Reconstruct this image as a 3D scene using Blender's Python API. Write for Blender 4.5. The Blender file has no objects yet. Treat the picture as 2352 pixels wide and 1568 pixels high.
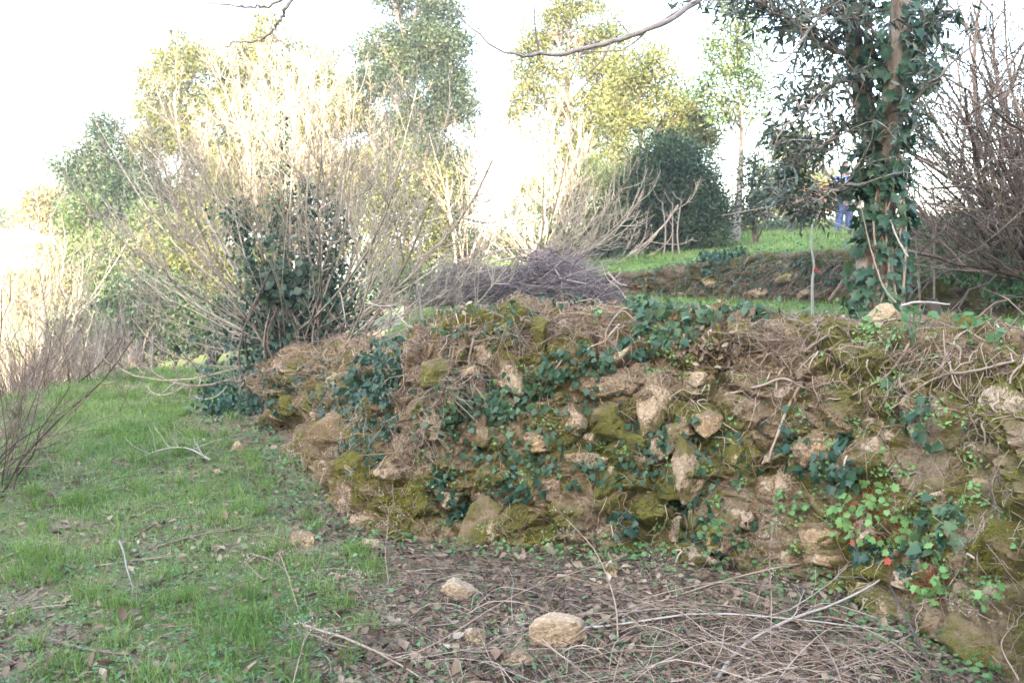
import bpy, bmesh, math, random
import numpy as np
from mathutils import Vector, Matrix, kdtree

# ------------------------------------------------------------------ camera, world, sun, exposure
SC = bpy.context.scene
COL = SC.collection
PITCH = math.atan(184 / 2037)
CAM = np.array([0.0, 0.0, 1.6])
cd = bpy.data.cameras.new("Camera")
cd.sensor_width = 36.0
cd.lens = 2037 / 2352 * 36
cd.clip_start = 0.05
cd.clip_end = 3000
cd.dof.use_dof = True
cd.dof.focus_distance = 4.6
cd.dof.aperture_fstop = 4.5
cam = bpy.data.objects.new("Camera", cd)
COL.objects.link(cam)
cam.location = CAM
cam.rotation_euler = (math.pi / 2 - PITCH, 0, 0)
SC.camera = cam

SUN_EL = math.radians(20)
SUN_AZ = math.radians(188.5)            # clockwise from +Y: behind the camera, a little to its left
world = bpy.data.worlds.new("World")
SC.world = world
world.use_nodes = True
wn = world.node_tree.nodes
wl = world.node_tree.links
wn.clear()
sky = wn.new("ShaderNodeTexSky")
sky.sky_type = 'NISHITA'
sky.sun_disc = False
sky.sun_elevation = SUN_EL
sky.sun_rotation = SUN_AZ
sky.air_density = 1.0
sky.dust_density = 2.0
sky.ozone_density = 0.6
bg = wn.new("ShaderNodeBackground")
bg.inputs[1].default_value = 0.15
wo = wn.new("ShaderNodeOutputWorld")
wl.new(sky.outputs[0], bg.inputs[0])
wl.new(bg.outputs[0], wo.inputs[0])

ld = bpy.data.lights.new("Sun", 'SUN')
ld.energy = 4.8
ld.angle = math.radians(0.5)
ld.color = (1.0, 0.86, 0.66)
sun = bpy.data.objects.new("Sun", ld)
COL.objects.link(sun)
S = Vector((math.sin(SUN_AZ) * math.cos(SUN_EL), math.cos(SUN_AZ) * math.cos(SUN_EL), math.sin(SUN_EL)))
sun.rotation_euler = S.to_track_quat('Z', 'Y').to_euler()
sun.location = (0, 0, 60)

SC.view_settings.view_transform = 'Standard'
SC.view_settings.look = 'None'
SC.view_settings.exposure = 3.6
SC.view_settings.gamma = 1.0
SC.render.engine = 'CYCLES'
VEIL = 0.0014
cy = SC.cycles
cy.use_denoising = True
cy.max_bounces = 6
cy.diffuse_bounces = 3
cy.glossy_bounces = 2
cy.transmission_bounces = 4
cy.transparent_max_bounces = 6
cy.use_adaptive_sampling = True
cy.adaptive_threshold = 0.02
cy.caustics_reflective = False
cy.caustics_refractive = False

# ------------------------------------------------------------------ numeric helpers
F = 2037.0
FWD = np.array([0, math.cos(PITCH), -math.sin(PITCH)])
UPV = np.array([0, math.sin(PITCH), math.cos(PITCH)])
RGT = np.array([1.0, 0, 0])


def rng(seed):
    return np.random.default_rng(seed)


def nrm(v):
    v = np.asarray(v, float)
    return v / np.maximum(np.linalg.norm(v, axis=-1, keepdims=True), 1e-9)


def at(px, py, Y):
    d = FWD + (px - 1176) / F * RGT - (py - 784) / F * UPV
    return CAM + d * (Y / d[1])


def proj(V):
    d = np.asarray(V, float) - CAM
    z = d @ FWD
    z = np.where(z > 0.05, z, 0.05)
    return np.stack([1176 + F * (d @ RGT) / z, 784 - F * (d @ UPV) / z, z], -1)


def _hash(ix, iy, iz, seed):
    h = (ix * 374761393 + iy * 668265263 + iz * 1440662683 + seed * 974711) & 0xffffffff
    h = ((h ^ (h >> 13)) * 1274126177) & 0xffffffff
    h = ((h ^ (h >> 16)) * 2246822519) & 0xffffffff
    return ((h ^ (h >> 15)) & 0xffffff) / float(0xffffff)


def vnoise(p, seed=0):
    p = np.asarray(p, float)
    i = np.floor(p).astype(np.int64)
    f = p - i
    u = f * f * (3 - 2 * f)
    r = 0
    for dx in (0, 1):
        wx = u[:, 0] if dx else 1 - u[:, 0]
        for dy in (0, 1):
            wy = u[:, 1] if dy else 1 - u[:, 1]
            for dz in (0, 1):
                wz = u[:, 2] if dz else 1 - u[:, 2]
                r = r + wx * wy * wz * _hash(i[:, 0] + dx, i[:, 1] + dy, i[:, 2] + dz, seed)
    return r


def fbm(p, octv=4, seed=0, gain=0.5):
    p = np.asarray(p, float)
    a, s, t = 1.0, 0, 0
    for k in range(octv):
        s = s + a * vnoise(p * (2.03 ** k), seed + k * 17)
        t += a
        a *= gain
    return s / t


def n2(x, y, sc, seed=0, octv=3):
    return fbm(np.stack([x / sc, y / sc, 0 * x + 0.37], -1), octv, seed)


def sstep(a, b, x):
    t = np.clip((x - a) / (b - a), 0, 1)
    return t * t * (3 - 2 * t)


# ------------------------------------------------------------------ mesh building
def mesh_np(name, V, quads=None, tris=None, mat=None, parent=None, smooth=True, attrs=None):
    me = bpy.data.meshes.new(name)
    V = np.ascontiguousarray(V, np.float32)
    q = np.zeros((0, 4), np.int32) if quads is None else np.asarray(quads, np.int32).reshape(-1, 4)
    t = np.zeros((0, 3), np.int32) if tris is None else np.asarray(tris, np.int32).reshape(-1, 3)
    me.vertices.add(len(V))
    me.vertices.foreach_set("co", V.ravel())
    me.loops.add(q.size + t.size)
    me.loops.foreach_set("vertex_index", np.concatenate([q.ravel(), t.ravel()]).astype(np.int32))
    me.polygons.add(len(q) + len(t))
    ls = np.concatenate([np.arange(len(q)) * 4, q.size + np.arange(len(t)) * 3]).astype(np.int32)
    me.polygons.foreach_set("loop_start", ls)
    me.polygons.foreach_set("use_smooth", np.full(len(q) + len(t), smooth, bool))
    for k, a in (attrs or {}).items():
        at_ = me.attributes.new(k, 'FLOAT', 'POINT')
        at_.data.foreach_set("value", np.ascontiguousarray(a, np.float32))
    me.update(calc_edges=True)
    if mat:
        me.materials.append(mat)
    o = bpy.data.objects.new(name, me)
    COL.objects.link(o)
    if parent:
        o.parent = parent
        o.matrix_parent_inverse = parent.matrix_world.inverted() if False else Matrix.Translation(-parent.location)
    return o


def thing(name, label, cat, loc=(0, 0, 0), group=None):
    o = bpy.data.objects.new(name, None)
    COL.objects.link(o)
    o.location = [float(c) for c in loc]
    o.empty_display_size = 0.1
    return tag(o, label, cat, group)


def tag(o, label=None, cat=None, group=None, kind=None):
    if label: o["label"] = label
    if cat: o["category"] = cat
    if group: o["group"] = group
    if kind: o["kind"] = kind
    return o


class Tubes:
    """collects round tapering stems; built as one mesh"""
    def __init__(self):
        self.g = {}

    def add(self, P, R, sides=5):
        P = np.asarray(P, float)
        R = np.broadcast_to(np.asarray(R, float), (len(P),))
        self.g.setdefault((len(P), sides), []).append((P, R))

    def arrays(self):
        Vs, Qs, off = [], [], 0
        for (n, k), lst in self.g.items():
            P = np.stack([a for a, _ in lst])
            R = np.stack([b for _, b in lst])
            M = len(P)
            T = np.gradient(P, axis=1)
            T = nrm(T)
            mean = nrm(P[:, -1] - P[:, 0])
            ref = np.where(np.abs(mean[:, 2:3]) < 0.7, np.array([[0, 0, 1.0]]), np.array([[1.0, 0.13, 0]]))
            A = nrm(np.cross(T, ref[:, None, :]))
            B = np.cross(T, A)
            ang = np.arange(k) / k * 2 * math.pi
            ring = (A[:, :, None, :] * np.cos(ang)[None, None, :, None] + B[:, :, None, :] * np.sin(ang)[None, None, :, None])
            V = P[:, :, None, :] + ring * R[:, :, None, None]
            Vs.append(V.reshape(-1, 3))
            base = (np.arange(M) * n * k)[:, None, None] + (np.arange(n - 1) * k)[None, :, None]
            i = np.arange(k)[None, None, :]
            j = (i + 1) % k
            Q = np.stack([base + i, base + j, base + k + j, base + k + i], -1).reshape(-1, 4)
            Qs.append(Q + off)
            off += M * n * k
        if not Vs:
            return np.zeros((0, 3)), np.zeros((0, 4), int)
        return np.concatenate(Vs), np.concatenate(Qs)

    def build(self, name, mat, parent=None):
        V, Q = self.arrays()
        return mesh_np(name, V, quads=Q, mat=mat, parent=parent)


# leaf outlines: x across, y along, z out of the leaf
def _fan(pts, fold=0.25, curl=0.0, c=None):
    c = c or (0, 0.45)
    v = [(c[0], c[1], 0.0)] + [(x, y, fold * abs(x) - curl * (y - c[1]) ** 2) for x, y in pts]
    n = len(pts)
    return np.array(v, float), np.array([(0, 1 + i, 1 + (i + 1) % n) for i in range(n)])


RHOMB = (np.array([(0, 0, 0), (-.5, .5, .12), (0, 1, 0), (.5, .5, .12)], float), np.array([(0, 2, 1), (0, 3, 2)]))
LANCE = (np.array([(0, 0, 0), (-.42, .3, .08), (-.45, .6, .1), (0, 1, -.1), (.45, .6, .1), (.42, .3, .08), (0, .5, 0)], float),
         np.array([(6, 1, 0), (6, 2, 1), (6, 3, 2), (6, 4, 3), (6, 5, 4), (6, 0, 5)]))
IVY = _fan([(0, 0.0), (.16, -.10), (.5, .02), (.36, .3), (.52, .58), (.22, .62), (0, 1.0), (-.22, .62), (-.52, .58), (-.36, .3), (-.5, .02), (-.16, -.10)], .22, .25, (0, .3))
IVYS = _fan([(0, 0.0), (.42, .05), (.36, .5), (0, 1.0), (-.36, .5), (-.42, .05)], .22, .2, (0, .35))
GER = _fan([(0, .06), (.3, -.02), (.28, .2), (.52, .3), (.36, .46), (.5, .75), (.22, .7), (.1, .98), (-.1, .98), (-.22, .7), (-.5, .75), (-.36, .46), (-.52, .3), (-.28, .2), (-.3, -.02)], .15, .1, (0, .4))
ROUND = _fan([(0, 0), (.36, .12), (.5, .5), (.32, .88), (0, 1), (-.32, .88), (-.5, .5), (-.36, .12)], .2, .15, (0, .5))
DEAD = (np.array([(0, 0, 0), (-.45, .35, .28), (-.3, .75, .3), (0, 1, .25), (.3, .75, .22), (.45, .35, .34), (0, .5, 0)], float),
        np.array([(6, 1, 0), (6, 2, 1), (6, 3, 2), (6, 4, 3), (6, 5, 4), (6, 0, 5)]))


def leaves(C, D, N, L, W, shape=RHOMB):
    """C base points, D growing direction, N facing normal"""
    tv, tt = shape
    C = np.asarray(C, float)
    n = len(C)
    L = np.broadcast_to(np.asarray(L, float), (n,))
    W = np.broadcast_to(np.asarray(W, float), (n,))
    D = nrm(D)
    Sd = nrm(np.cross(D, N))
    Nn = np.cross(Sd, D)
    k = len(tv)
    V = (C[:, None, :] + Sd[:, None, :] * (tv[None, :, 0] * W[:, None])[..., None]
         + D[:, None, :] * (tv[None, :, 1] * L[:, None])[..., None]
         + Nn[:, None, :] * (tv[None, :, 2] * W[:, None])[..., None])
    T = tt[None] + (np.arange(n) * k)[:, None, None]
    return V.reshape(-1, 3), T.reshape(-1, 3)


def build_leaves(name, parts, mat, parent=None, smooth=True):
    Vs, Ts, off = [], [], 0
    for V, T in parts:
        Vs.append(V); Ts.append(T + off); off += len(V)
    return mesh_np(name, np.concatenate(Vs), tris=np.concatenate(Ts), mat=mat, parent=parent, smooth=smooth)


def rdirs(r, n):
    return nrm(r.normal(size=(n, 3)))


# ------------------------------------------------------------------ materials
def nt(name):
    m = bpy.data.materials.new(name)
    m.use_nodes = True
    n = m.node_tree.nodes
    n.clear()
    return m, n, m.node_tree.links


def ramp(n, cols, interp='LINEAR'):
    r = n.new("ShaderNodeValToRGB")
    r.color_ramp.interpolation = interp
    e = r.color_ramp.elements
    for i, (p, c) in enumerate(cols):
        if i < 2:
            e[i].position = p
        else:
            e.new(p)
        e[i].color = (*c, 1)
    return r


def leafmat(name, cols, trans=0.3, rough=0.5, spec=0.3, drift=1.3):
    m, n, l = nt(name)
    g = n.new("ShaderNodeNewGeometry")
    k = len(cols)
    r = ramp(n, [(i / max(k - 1, 1), c) for i, c in enumerate(cols)])
    tz = n.new("ShaderNodeTexNoise"); tz.inputs["Scale"].default_value = drift; tz.inputs["Detail"].default_value = 2
    l.new(g.outputs["Position"], tz.inputs["Vector"])
    ad = n.new("ShaderNodeMath"); ad.operation = 'MULTIPLY_ADD'; ad.inputs[1].default_value = 1.6; 
    l.new(tz.outputs[0], ad.inputs[0])
    sb_ = n.new("ShaderNodeMath"); sb_.operation = 'MULTIPLY_ADD'; sb_.inputs[1].default_value = .6; sb_.inputs[2].default_value = -.6
    l.new(g.outputs["Random Per Island"], sb_.inputs[0]); l.new(sb_.outputs[0], ad.inputs[2])
    l.new(ad.outputs[0], r.inputs[0])
    p = n.new("ShaderNodeBsdfPrincipled")
    p.inputs["Roughness"].default_value = rough
    p.inputs["Specular IOR Level"].default_value = spec
    l.new(r.outputs[0], p.inputs["Base Color"])
    o = n.new("ShaderNodeOutputMaterial")
    if trans > 0:
        t = n.new("ShaderNodeBsdfTranslucent")
        hs = n.new("ShaderNodeHueSaturation")
        hs.inputs["Hue"].default_value = 0.48
        hs.inputs["Saturation"].default_value = 1.1
        hs.inputs["Value"].default_value = 1.25
        l.new(r.outputs[0], hs.inputs["Color"])
        l.new(hs.outputs[0], t.inputs["Color"])
        mx = n.new("ShaderNodeMixShader")
        mx.inputs[0].default_value = trans
        l.new(p.outputs[0], mx.inputs[1])
        l.new(t.outputs[0], mx.inputs[2])
        l.new(mx.outputs[0], o.inputs[0])
    else:
        l.new(p.outputs[0], o.inputs[0])
    return m


def barkmat(name, cols, scale=18, island=0.5, rough=0.9, bump=0.4, stretch=1.0):
    m, n, l = nt(name)
    tc = n.new("ShaderNodeTexCoord")
    mp = n.new("ShaderNodeMapping")
    mp.inputs["Scale"].default_value = (1, 1, stretch)
    l.new(tc.outputs["Object"], mp.inputs[0])
    nz = n.new("ShaderNodeTexNoise")
    nz.inputs["Scale"].default_value = scale
    nz.inputs["Detail"].default_value = 5
    l.new(mp.outputs[0], nz.inputs[0])
    g = n.new("ShaderNodeNewGeometry")
    mx = n.new("ShaderNodeMix")
    mx.inputs[0].default_value = island
    l.new(nz.outputs[0], mx.inputs[2])
    l.new(g.outputs["Random Per Island"], mx.inputs[3])
    k = len(cols)
    r = ramp(n, [(0.25 + 0.5 * i / max(k - 1, 1), c) for i, c in enumerate(cols)])
    l.new(mx.outputs[0], r.inputs[0])
    p = n.new("ShaderNodeBsdfPrincipled")
    p.inputs["Roughness"].default_value = rough
    p.inputs["Specular IOR Level"].default_value = 0.15
    l.new(r.outputs[0], p.inputs["Base Color"])
    if bump:
        b = n.new("ShaderNodeBump")
        b.inputs["Strength"].default_value = bump
        b.inputs["Distance"].default_value = 0.01
        l.new(nz.outputs[0], b.inputs["Height"])
        l.new(b.outputs[0], p.inputs["Normal"])
    o = n.new("ShaderNodeOutputMaterial")
    l.new(p.outputs[0], o.inputs[0])
    return m


def plain(name, col, rough=0.8):
    m, n, l = nt(name)
    nz = n.new("ShaderNodeTexNoise")
    nz.inputs["Scale"].default_value = 14
    nz.inputs["Detail"].default_value = 4
    r = ramp(n, [(0.3, tuple(c * 0.82 for c in col)), (0.7, tuple(min(1, c * 1.12) for c in col))])
    l.new(nz.outputs[0], r.inputs[0])
    p = n.new("ShaderNodeBsdfPrincipled")
    p.inputs["Roughness"].default_value = rough
    l.new(r.outputs[0], p.inputs["Base Color"])
    o = n.new("ShaderNodeOutputMaterial")
    l.new(p.outputs[0], o.inputs[0])
    return m


def noise_node(n, l, vec, scale, detail=5, rough=0.6):
    z = n.new("ShaderNodeTexNoise")
    z.inputs["Scale"].default_value = scale
    z.inputs["Detail"].default_value = detail
    z.inputs["Roughness"].default_value = rough
    l.new(vec, z.inputs["Vector"])
    return z


def mixc(n, l, fac, a, b):
    mx = n.new("ShaderNodeMix")
    mx.data_type = 'RGBA'
    l.new(fac, mx.inputs[0])
    for s, i in ((a, 6), (b, 7)):
        if isinstance(s, tuple):
            mx.inputs[i].default_value = (*s, 1)
        else:
            l.new(s, mx.inputs[i])
    return mx.outputs[2]


def mask(n, l, src, lo, hi):
    m = n.new("ShaderNodeMapRange")
    m.interpolation_type = 'SMOOTHSTEP'
    m.inputs[1].default_value = lo
    m.inputs[2].default_value = hi
    l.new(src, m.inputs[0])
    return m.outputs[0]


def groundmat():
    m, n, l = nt("ground_soil_and_turf")
    tc = n.new("ShaderNodeTexCoord")
    v = tc.outputs["Object"]
    a = n.new("ShaderNodeAttribute"); a.attribute_name = "green"
    n1 = noise_node(n, l, v, 5.0, 6)
    n3 = noise_node(n, l, v, 60.0, 4)
    soil = ramp(n, [(0.3, (0.075, 0.052, 0.036)), (0.5, (0.18, 0.13, 0.088)), (0.72, (0.36, 0.27, 0.19))])
    l.new(n3.outputs[0], soil.inputs[0])
    turf = ramp(n, [(0.3, (0.07, 0.085, 0.03)), (0.7, (0.14, 0.17, 0.06))])
    l.new(n3.outputs[0], turf.inputs[0])
    add = n.new("ShaderNodeMath"); add.operation = 'ADD'
    l.new(a.outputs["Fac"], add.inputs[0]); l.new(n1.outputs[0], add.inputs[1])
    fac = mask(n, l, add.outputs[0], 0.75, 1.1)
    c = mixc(n, l, fac, soil.outputs[0], turf.outputs[0])
    p = n.new("ShaderNodeBsdfPrincipled")
    p.inputs["Roughness"].default_value = 0.95
    p.inputs["Specular IOR Level"].default_value = 0.1
    l.new(c, p.inputs["Base Color"])
    b = n.new("ShaderNodeBump"); b.inputs["Strength"].default_value = 0.8; b.inputs["Distance"].default_value = 0.02
    l.new(n3.outputs[0], b.inputs["Height"]); l.new(b.outputs[0], p.inputs["Normal"])
    o = n.new("ShaderNodeOutputMaterial"); l.new(p.outputs[0], o.inputs[0])
    return m


def wallmat(name, moss_bias=0.0, stone_bias=0.0, dark=1.0):
    """earth, moss and bare limestone mingling"""
    m, n, l = nt(name)
    tc = n.new("ShaderNodeTexCoord")
    v = tc.outputs["Object"]
    nb = noise_node(n, l, v, 2.6, 5, 0.6)
    nm = noise_node(n, l, v, 7.0, 6, 0.65)
    nf = noise_node(n, l, v, 70.0, 4, 0.7)
    ns = noise_node(n, l, v, 260.0, 2, 0.6)
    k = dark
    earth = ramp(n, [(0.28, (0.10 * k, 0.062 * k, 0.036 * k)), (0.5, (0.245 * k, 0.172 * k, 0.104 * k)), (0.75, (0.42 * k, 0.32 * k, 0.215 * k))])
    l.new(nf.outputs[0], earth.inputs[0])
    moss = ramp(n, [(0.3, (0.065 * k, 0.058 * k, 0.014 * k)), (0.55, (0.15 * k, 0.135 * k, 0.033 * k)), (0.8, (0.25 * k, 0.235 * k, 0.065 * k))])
    l.new(ns.outputs[0], moss.inputs[0])
    stone = ramp(n, [(0.28, (0.26, 0.18, 0.11)), (0.5, (0.46, 0.36, 0.245)), (0.75, (0.64, 0.55, 0.43))])
    l.new(nf.outputs[0], stone.inputs[0])
    oi = n.new("ShaderNodeObjectInfo")
    tint = ramp(n, [(0.0, (0.95, 0.80, 0.62)), (0.5, (1.0, 0.94, 0.88)), (1.0, (0.84, 0.80, 0.78))])
    l.new(oi.outputs["Random"], tint.inputs[0])
    sm = n.new("ShaderNodeMix"); sm.data_type = 'RGBA'; sm.blend_type = 'MULTIPLY'; sm.inputs[0].default_value = 1.0
    l.new(stone.outputs[0], sm.inputs[6]); l.new(tint.outputs[0], sm.inputs[7])
    a = n.new("ShaderNodeAttribute"); a.attribute_name = "bare"
    s0 = n.new("ShaderNodeMath"); s0.operation = 'MULTIPLY_ADD'; s0.inputs[1].default_value = 0.55
    l.new(nf.outputs[0], s0.inputs[0]); l.new(nm.outputs[0], s0.inputs[2])
    s1 = n.new("ShaderNodeMath"); s1.operation = 'ADD'
    l.new(a.outputs["Fac"], s1.inputs[0]); l.new(s0.outputs[0], s1.inputs[1])
    fs = mask(n, l, s1.outputs[0], 1.24 - stone_bias, 1.40 - stone_bias)
    s2 = n.new("ShaderNodeMath"); s2.operation = 'ADD'; s2.inputs[1].default_value = moss_bias
    mavg = n.new("ShaderNodeMath"); mavg.operation = 'MULTIPLY_ADD'; mavg.inputs[1].default_value = 0.45
    l.new(nf.outputs[0], mavg.inputs[0]); l.new(nb.outputs[0], mavg.inputs[2])
    l.new(mavg.outputs[0], s2.inputs[0])
    fm = mask(n, l, s2.outputs[0], 0.68, 0.80)
    c = mixc(n, l, fm, earth.outputs[0], moss.outputs[0])
    c = mixc(n, l, fs, c, sm.outputs[2])
    p = n.new("ShaderNodeBsdfPrincipled")
    p.inputs["Roughness"].default_value = 0.95
    p.inputs["Specular IOR Level"].default_value = 0.1
    l.new(c, p.inputs["Base Color"])
    hsum = n.new("ShaderNodeMath"); hsum.operation = 'MULTIPLY_ADD'; hsum.inputs[1].default_value = 0.35
    l.new(ns.outputs[0], hsum.inputs[0]); l.new(nf.outputs[0], hsum.inputs[2])
    b = n.new("ShaderNodeBump"); b.inputs["Strength"].default_value = 0.9; b.inputs["Distance"].default_value = 0.018
    l.new(hsum.outputs[0], b.inputs["Height"]); l.new(b.outputs[0], p.inputs["Normal"])
    o = n.new("ShaderNodeOutputMaterial"); l.new(p.outputs[0], o.inputs[0])
    return m


M = {}
M['ground'] = groundmat()
M['earth'] = wallmat("mossy_wall_earth", 0.02, 0.0)
M['stone'] = wallmat("bare_limestone", -0.04, 0.0)
M['mstone'] = wallmat("mossy_limestone", 0.05, 0.0)
M['far_earth'] = wallmat("dark_wall_earth", 0.0, -0.1, 0.5)  # earth and moss colours at half strength for the far wall
M['grass'] = leafmat("grass_blades", [(0.08, 0.15, 0.03), (0.125, 0.215, 0.05), (0.185, 0.27, 0.085), (0.29, 0.29, 0.16)], 0.35, 0.55, 0.2)
M['cover'] = leafmat("low_broad_leaves", [(0.06, 0.14, 0.05), (0.10, 0.20, 0.07), (0.17, 0.27, 0.10)], 0.3, 0.5, 0.3)
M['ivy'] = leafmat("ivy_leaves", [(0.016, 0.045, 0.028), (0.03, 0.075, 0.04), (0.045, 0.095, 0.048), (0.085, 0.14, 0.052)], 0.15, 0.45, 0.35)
M['ivy_dark'] = leafmat("dark_ivy_leaves", [(0.012, 0.036, 0.022), (0.022, 0.058, 0.034), (0.034, 0.08, 0.04)], 0.15, 0.45, 0.35)  # darker ivy tone
M['ger'] = leafmat("pale_lobed_leaves", [(0.12, 0.26, 0.08), (0.17, 0.33, 0.11), (0.24, 0.38, 0.12)], 0.3, 0.5, 0.25)
M['gerred'] = leafmat("reddened_leaves", [(0.55, 0.06, 0.05), (0.50, 0.16, 0.08)], 0.3, 0.5, 0.2)
M['litter'] = leafmat("dead_leaves", [(0.055, 0.035, 0.024), (0.14, 0.092, 0.06), (0.24, 0.17, 0.115), (0.44, 0.35, 0.26)], 0.1, 0.7, 0.2)
M['litter_twig'] = barkmat("litter_twig_bark", [(0.07, 0.045, 0.036), (0.15, 0.105, 0.08), (0.34, 0.26, 0.2)], 40, 0.8)
M['tan_twig'] = barkmat("dead_stem_bark", [(0.15, 0.10, 0.07), (0.29, 0.21, 0.15), (0.42, 0.33, 0.25)], 40, 0.6)
M['brown_twig'] = barkmat("brown_twig_bark", [(0.07, 0.047, 0.038), (0.16, 0.115, 0.092), (0.30, 0.23, 0.18)], 40, 0.6)
M['grey_twig'] = barkmat("grey_twig_bark", [(0.14, 0.11, 0.10), (0.24, 0.20, 0.18), (0.34, 0.29, 0.25)], 30, 0.6)
M['pale_twig'] = barkmat("pale_bleached_wood", [(0.26, 0.22, 0.185), (0.38, 0.33, 0.28), (0.50, 0.45, 0.39)], 30, 0.5)
M['shrub_bark'] = barkmat("shrub_bark", [(0.17, 0.135, 0.105), (0.29, 0.24, 0.185), (0.44, 0.38, 0.30)], 25, 0.5)
M['red_bark'] = barkmat("reddish_twig_bark", [(0.20, 0.14, 0.11), (0.33, 0.24, 0.18), (0.46, 0.36, 0.28)], 25, 0.5)
M['purple_bark'] = barkmat("purplish_twig_bark", [(0.08, 0.06, 0.06), (0.17, 0.135, 0.135), (0.29, 0.245, 0.235)], 30, 0.6)
M['dark_bark'] = barkmat("dark_tree_bark", [(0.045, 0.035, 0.03), (0.09, 0.07, 0.06), (0.14, 0.115, 0.10)], 20, 0.4)
M['peel_bark'] = barkmat("peeling_pale_bark", [(0.09, 0.06, 0.045), (0.19, 0.135, 0.10), (0.33, 0.27, 0.22), (0.52, 0.47, 0.42)], 16, 0.0, 0.85, 1.0, 0.4)
M['olive'] = leafmat("narrow_grey_green_leaves", [(0.030, 0.045, 0.032), (0.055, 0.075, 0.05), (0.09, 0.11, 0.075), (0.13, 0.13, 0.09)], 0.12, 0.4, 0.45)
M['ever_dark'] = leafmat("dark_evergreen_leaves", [(0.016, 0.038, 0.022), (0.034, 0.062, 0.032), (0.07, 0.10, 0.04)], 0.25, 0.45, 0.3)
M['ever_shade'] = leafmat("shade_toned_evergreen_leaves", [(0.012, 0.026, 0.018), (0.025, 0.045, 0.024), (0.075, 0.085, 0.03)], 0.12, 0.45, 0.3)  # tall centre tree only: shade falling on it is put into the leaf colour
M['ever_mid'] = leafmat("mid_evergreen_leaves", [(0.03, 0.058, 0.022), (0.065, 0.10, 0.032), (0.12, 0.15, 0.05)], 0.3, 0.45, 0.3)
M['ever_gold'] = leafmat("golden_green_leaves", [(0.035, 0.055, 0.018), (0.10, 0.112, 0.034), (0.20, 0.19, 0.07)], 0.35, 0.5, 0.25)
M['pale_bush'] = leafmat("pale_straw_leaves", [(0.10, 0.105, 0.05), (0.18, 0.165, 0.08), (0.25, 0.22, 0.12)], 0.35, 0.6, 0.2)
M['grey_bush'] = leafmat("grey_green_leaves", [(0.035, 0.065, 0.04), (0.06, 0.095, 0.06), (0.09, 0.13, 0.07)], 0.25, 0.5, 0.3)
M['rusty'] = leafmat("rusty_leaves", [(0.25, 0.10, 0.05), (0.35, 0.17, 0.08), (0.30, 0.2, 0.1)], 0.3, 0.6, 0.2)
M['moss'] = leafmat("moss_tufts", [(0.10, 0.09, 0.012), (0.18, 0.16, 0.02), (0.26, 0.24, 0.04)], 0.2, 0.9, 0.05)

# ------------------------------------------------------------------ terrain
def chaikin(P, k=2):
    P = np.asarray(P, float)
    for _ in range(k):
        Q = [P[0]]
        for a, b in zip(P[:-1], P[1:]):
            Q += [0.75 * a + 0.25 * b, 0.25 * a + 0.75 * b]
        Q.append(P[-1])
        P = np.array(Q)
    return P


# columns: x, y, height of the top, width of the step
W1 = chaikin([(2.3, -8, 1.3, .16), (2.0, 1.0, 1.3, .16), (1.88, 2.5, 1.3, .16), (1.84, 3.3, 1.3, .16), (1.72, 4.1, 1.31, .16), (1.18, 4.62, 1.26, .16), (0.06, 4.92, 1.33, .16),
              (-0.86, 5.02, 1.2, .16), (-1.12, 5.7, 1.04, .16), (-1.5, 6.6, .95, .16), (-2.0, 7.7, .84, .16), (-2.9, 9.0, .52, .2), (-3.4, 11, .38, .9), (-3.6, 14, .45, 1.6),
              (-4.2, 20, .8, 2.5), (-6, 40, 1.0, 4), (-12, 140, 1.0, 8)], 2)
W2 = chaikin([(12, -4, .9, .5), (7.4, 3, .9, .5), (5.4, 5.8, .95, .4), (4.75, 7.6, .95, .3), (4.7, 9.2, .85, .22), (4.2, 11, .70, .2), (2.86, 12.3, .60, .2), (1.48, 13.5, .28, .25), (.6, 15.5, .05, .6),
              (.3, 20, 0, 1), (0, 40, 0, 2)], 2)


def linedist(x, y, W):
    """signed distance to a wall line (positive uphill), its arc length and the columns carried along it"""
    p = np.stack([x, y], -1)
    best = np.full(len(p), 1e18)
    u = np.zeros(len(p)); ex = np.zeros((len(p), W.shape[1] - 2))
    for a, b in zip(W[:-1], W[1:]):
        d = b[:2] - a[:2]
        L2 = d @ d
        if L2 < 1e-12:
            continue
        t = np.clip(((p - a[:2]) @ d) / L2, 0, 1)
        q = p - (a[:2] + t[:, None] * d)
        dd = (q * q).sum(1)
        s = np.sign(q @ np.array([d[1], -d[0]]))
        m = dd < best
        best = np.where(m, dd, best)
        u = np.where(m, np.sqrt(dd) * s, u)
        ex = np.where(m[:, None], a[2:] + t[:, None] * (b[2:] - a[2:]), ex)
    return u, ex


def zlow(x, y):
    z = 0.05 * (n2(x, y, 1.6, 3) - .5) + 0.03 * (n2(x, y, .35, 4, 2) - .5)
    e = np.maximum(y - 13.2, -5.9 - x + 0.12 * (y - 10))
    z = z - 0.9 * sstep(0, 2.2, e) - 0.02 * np.clip(e - 2, 0, 60)
    return z


def ridge(x, y):
    """the wooded slope behind the camera that throws the shade"""
    prof = 21.2 + 6.8 * sstep(-9.8, -4.8, x) + 1.7 * sstep(-10.5, -12, x) * (1 - sstep(-14, -15.6, x))
    prof = prof + 2.2 * (n2(x, 0 * x, 2.3, 9, 3) - .5)
    return prof * sstep(-12, -42, y)


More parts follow.
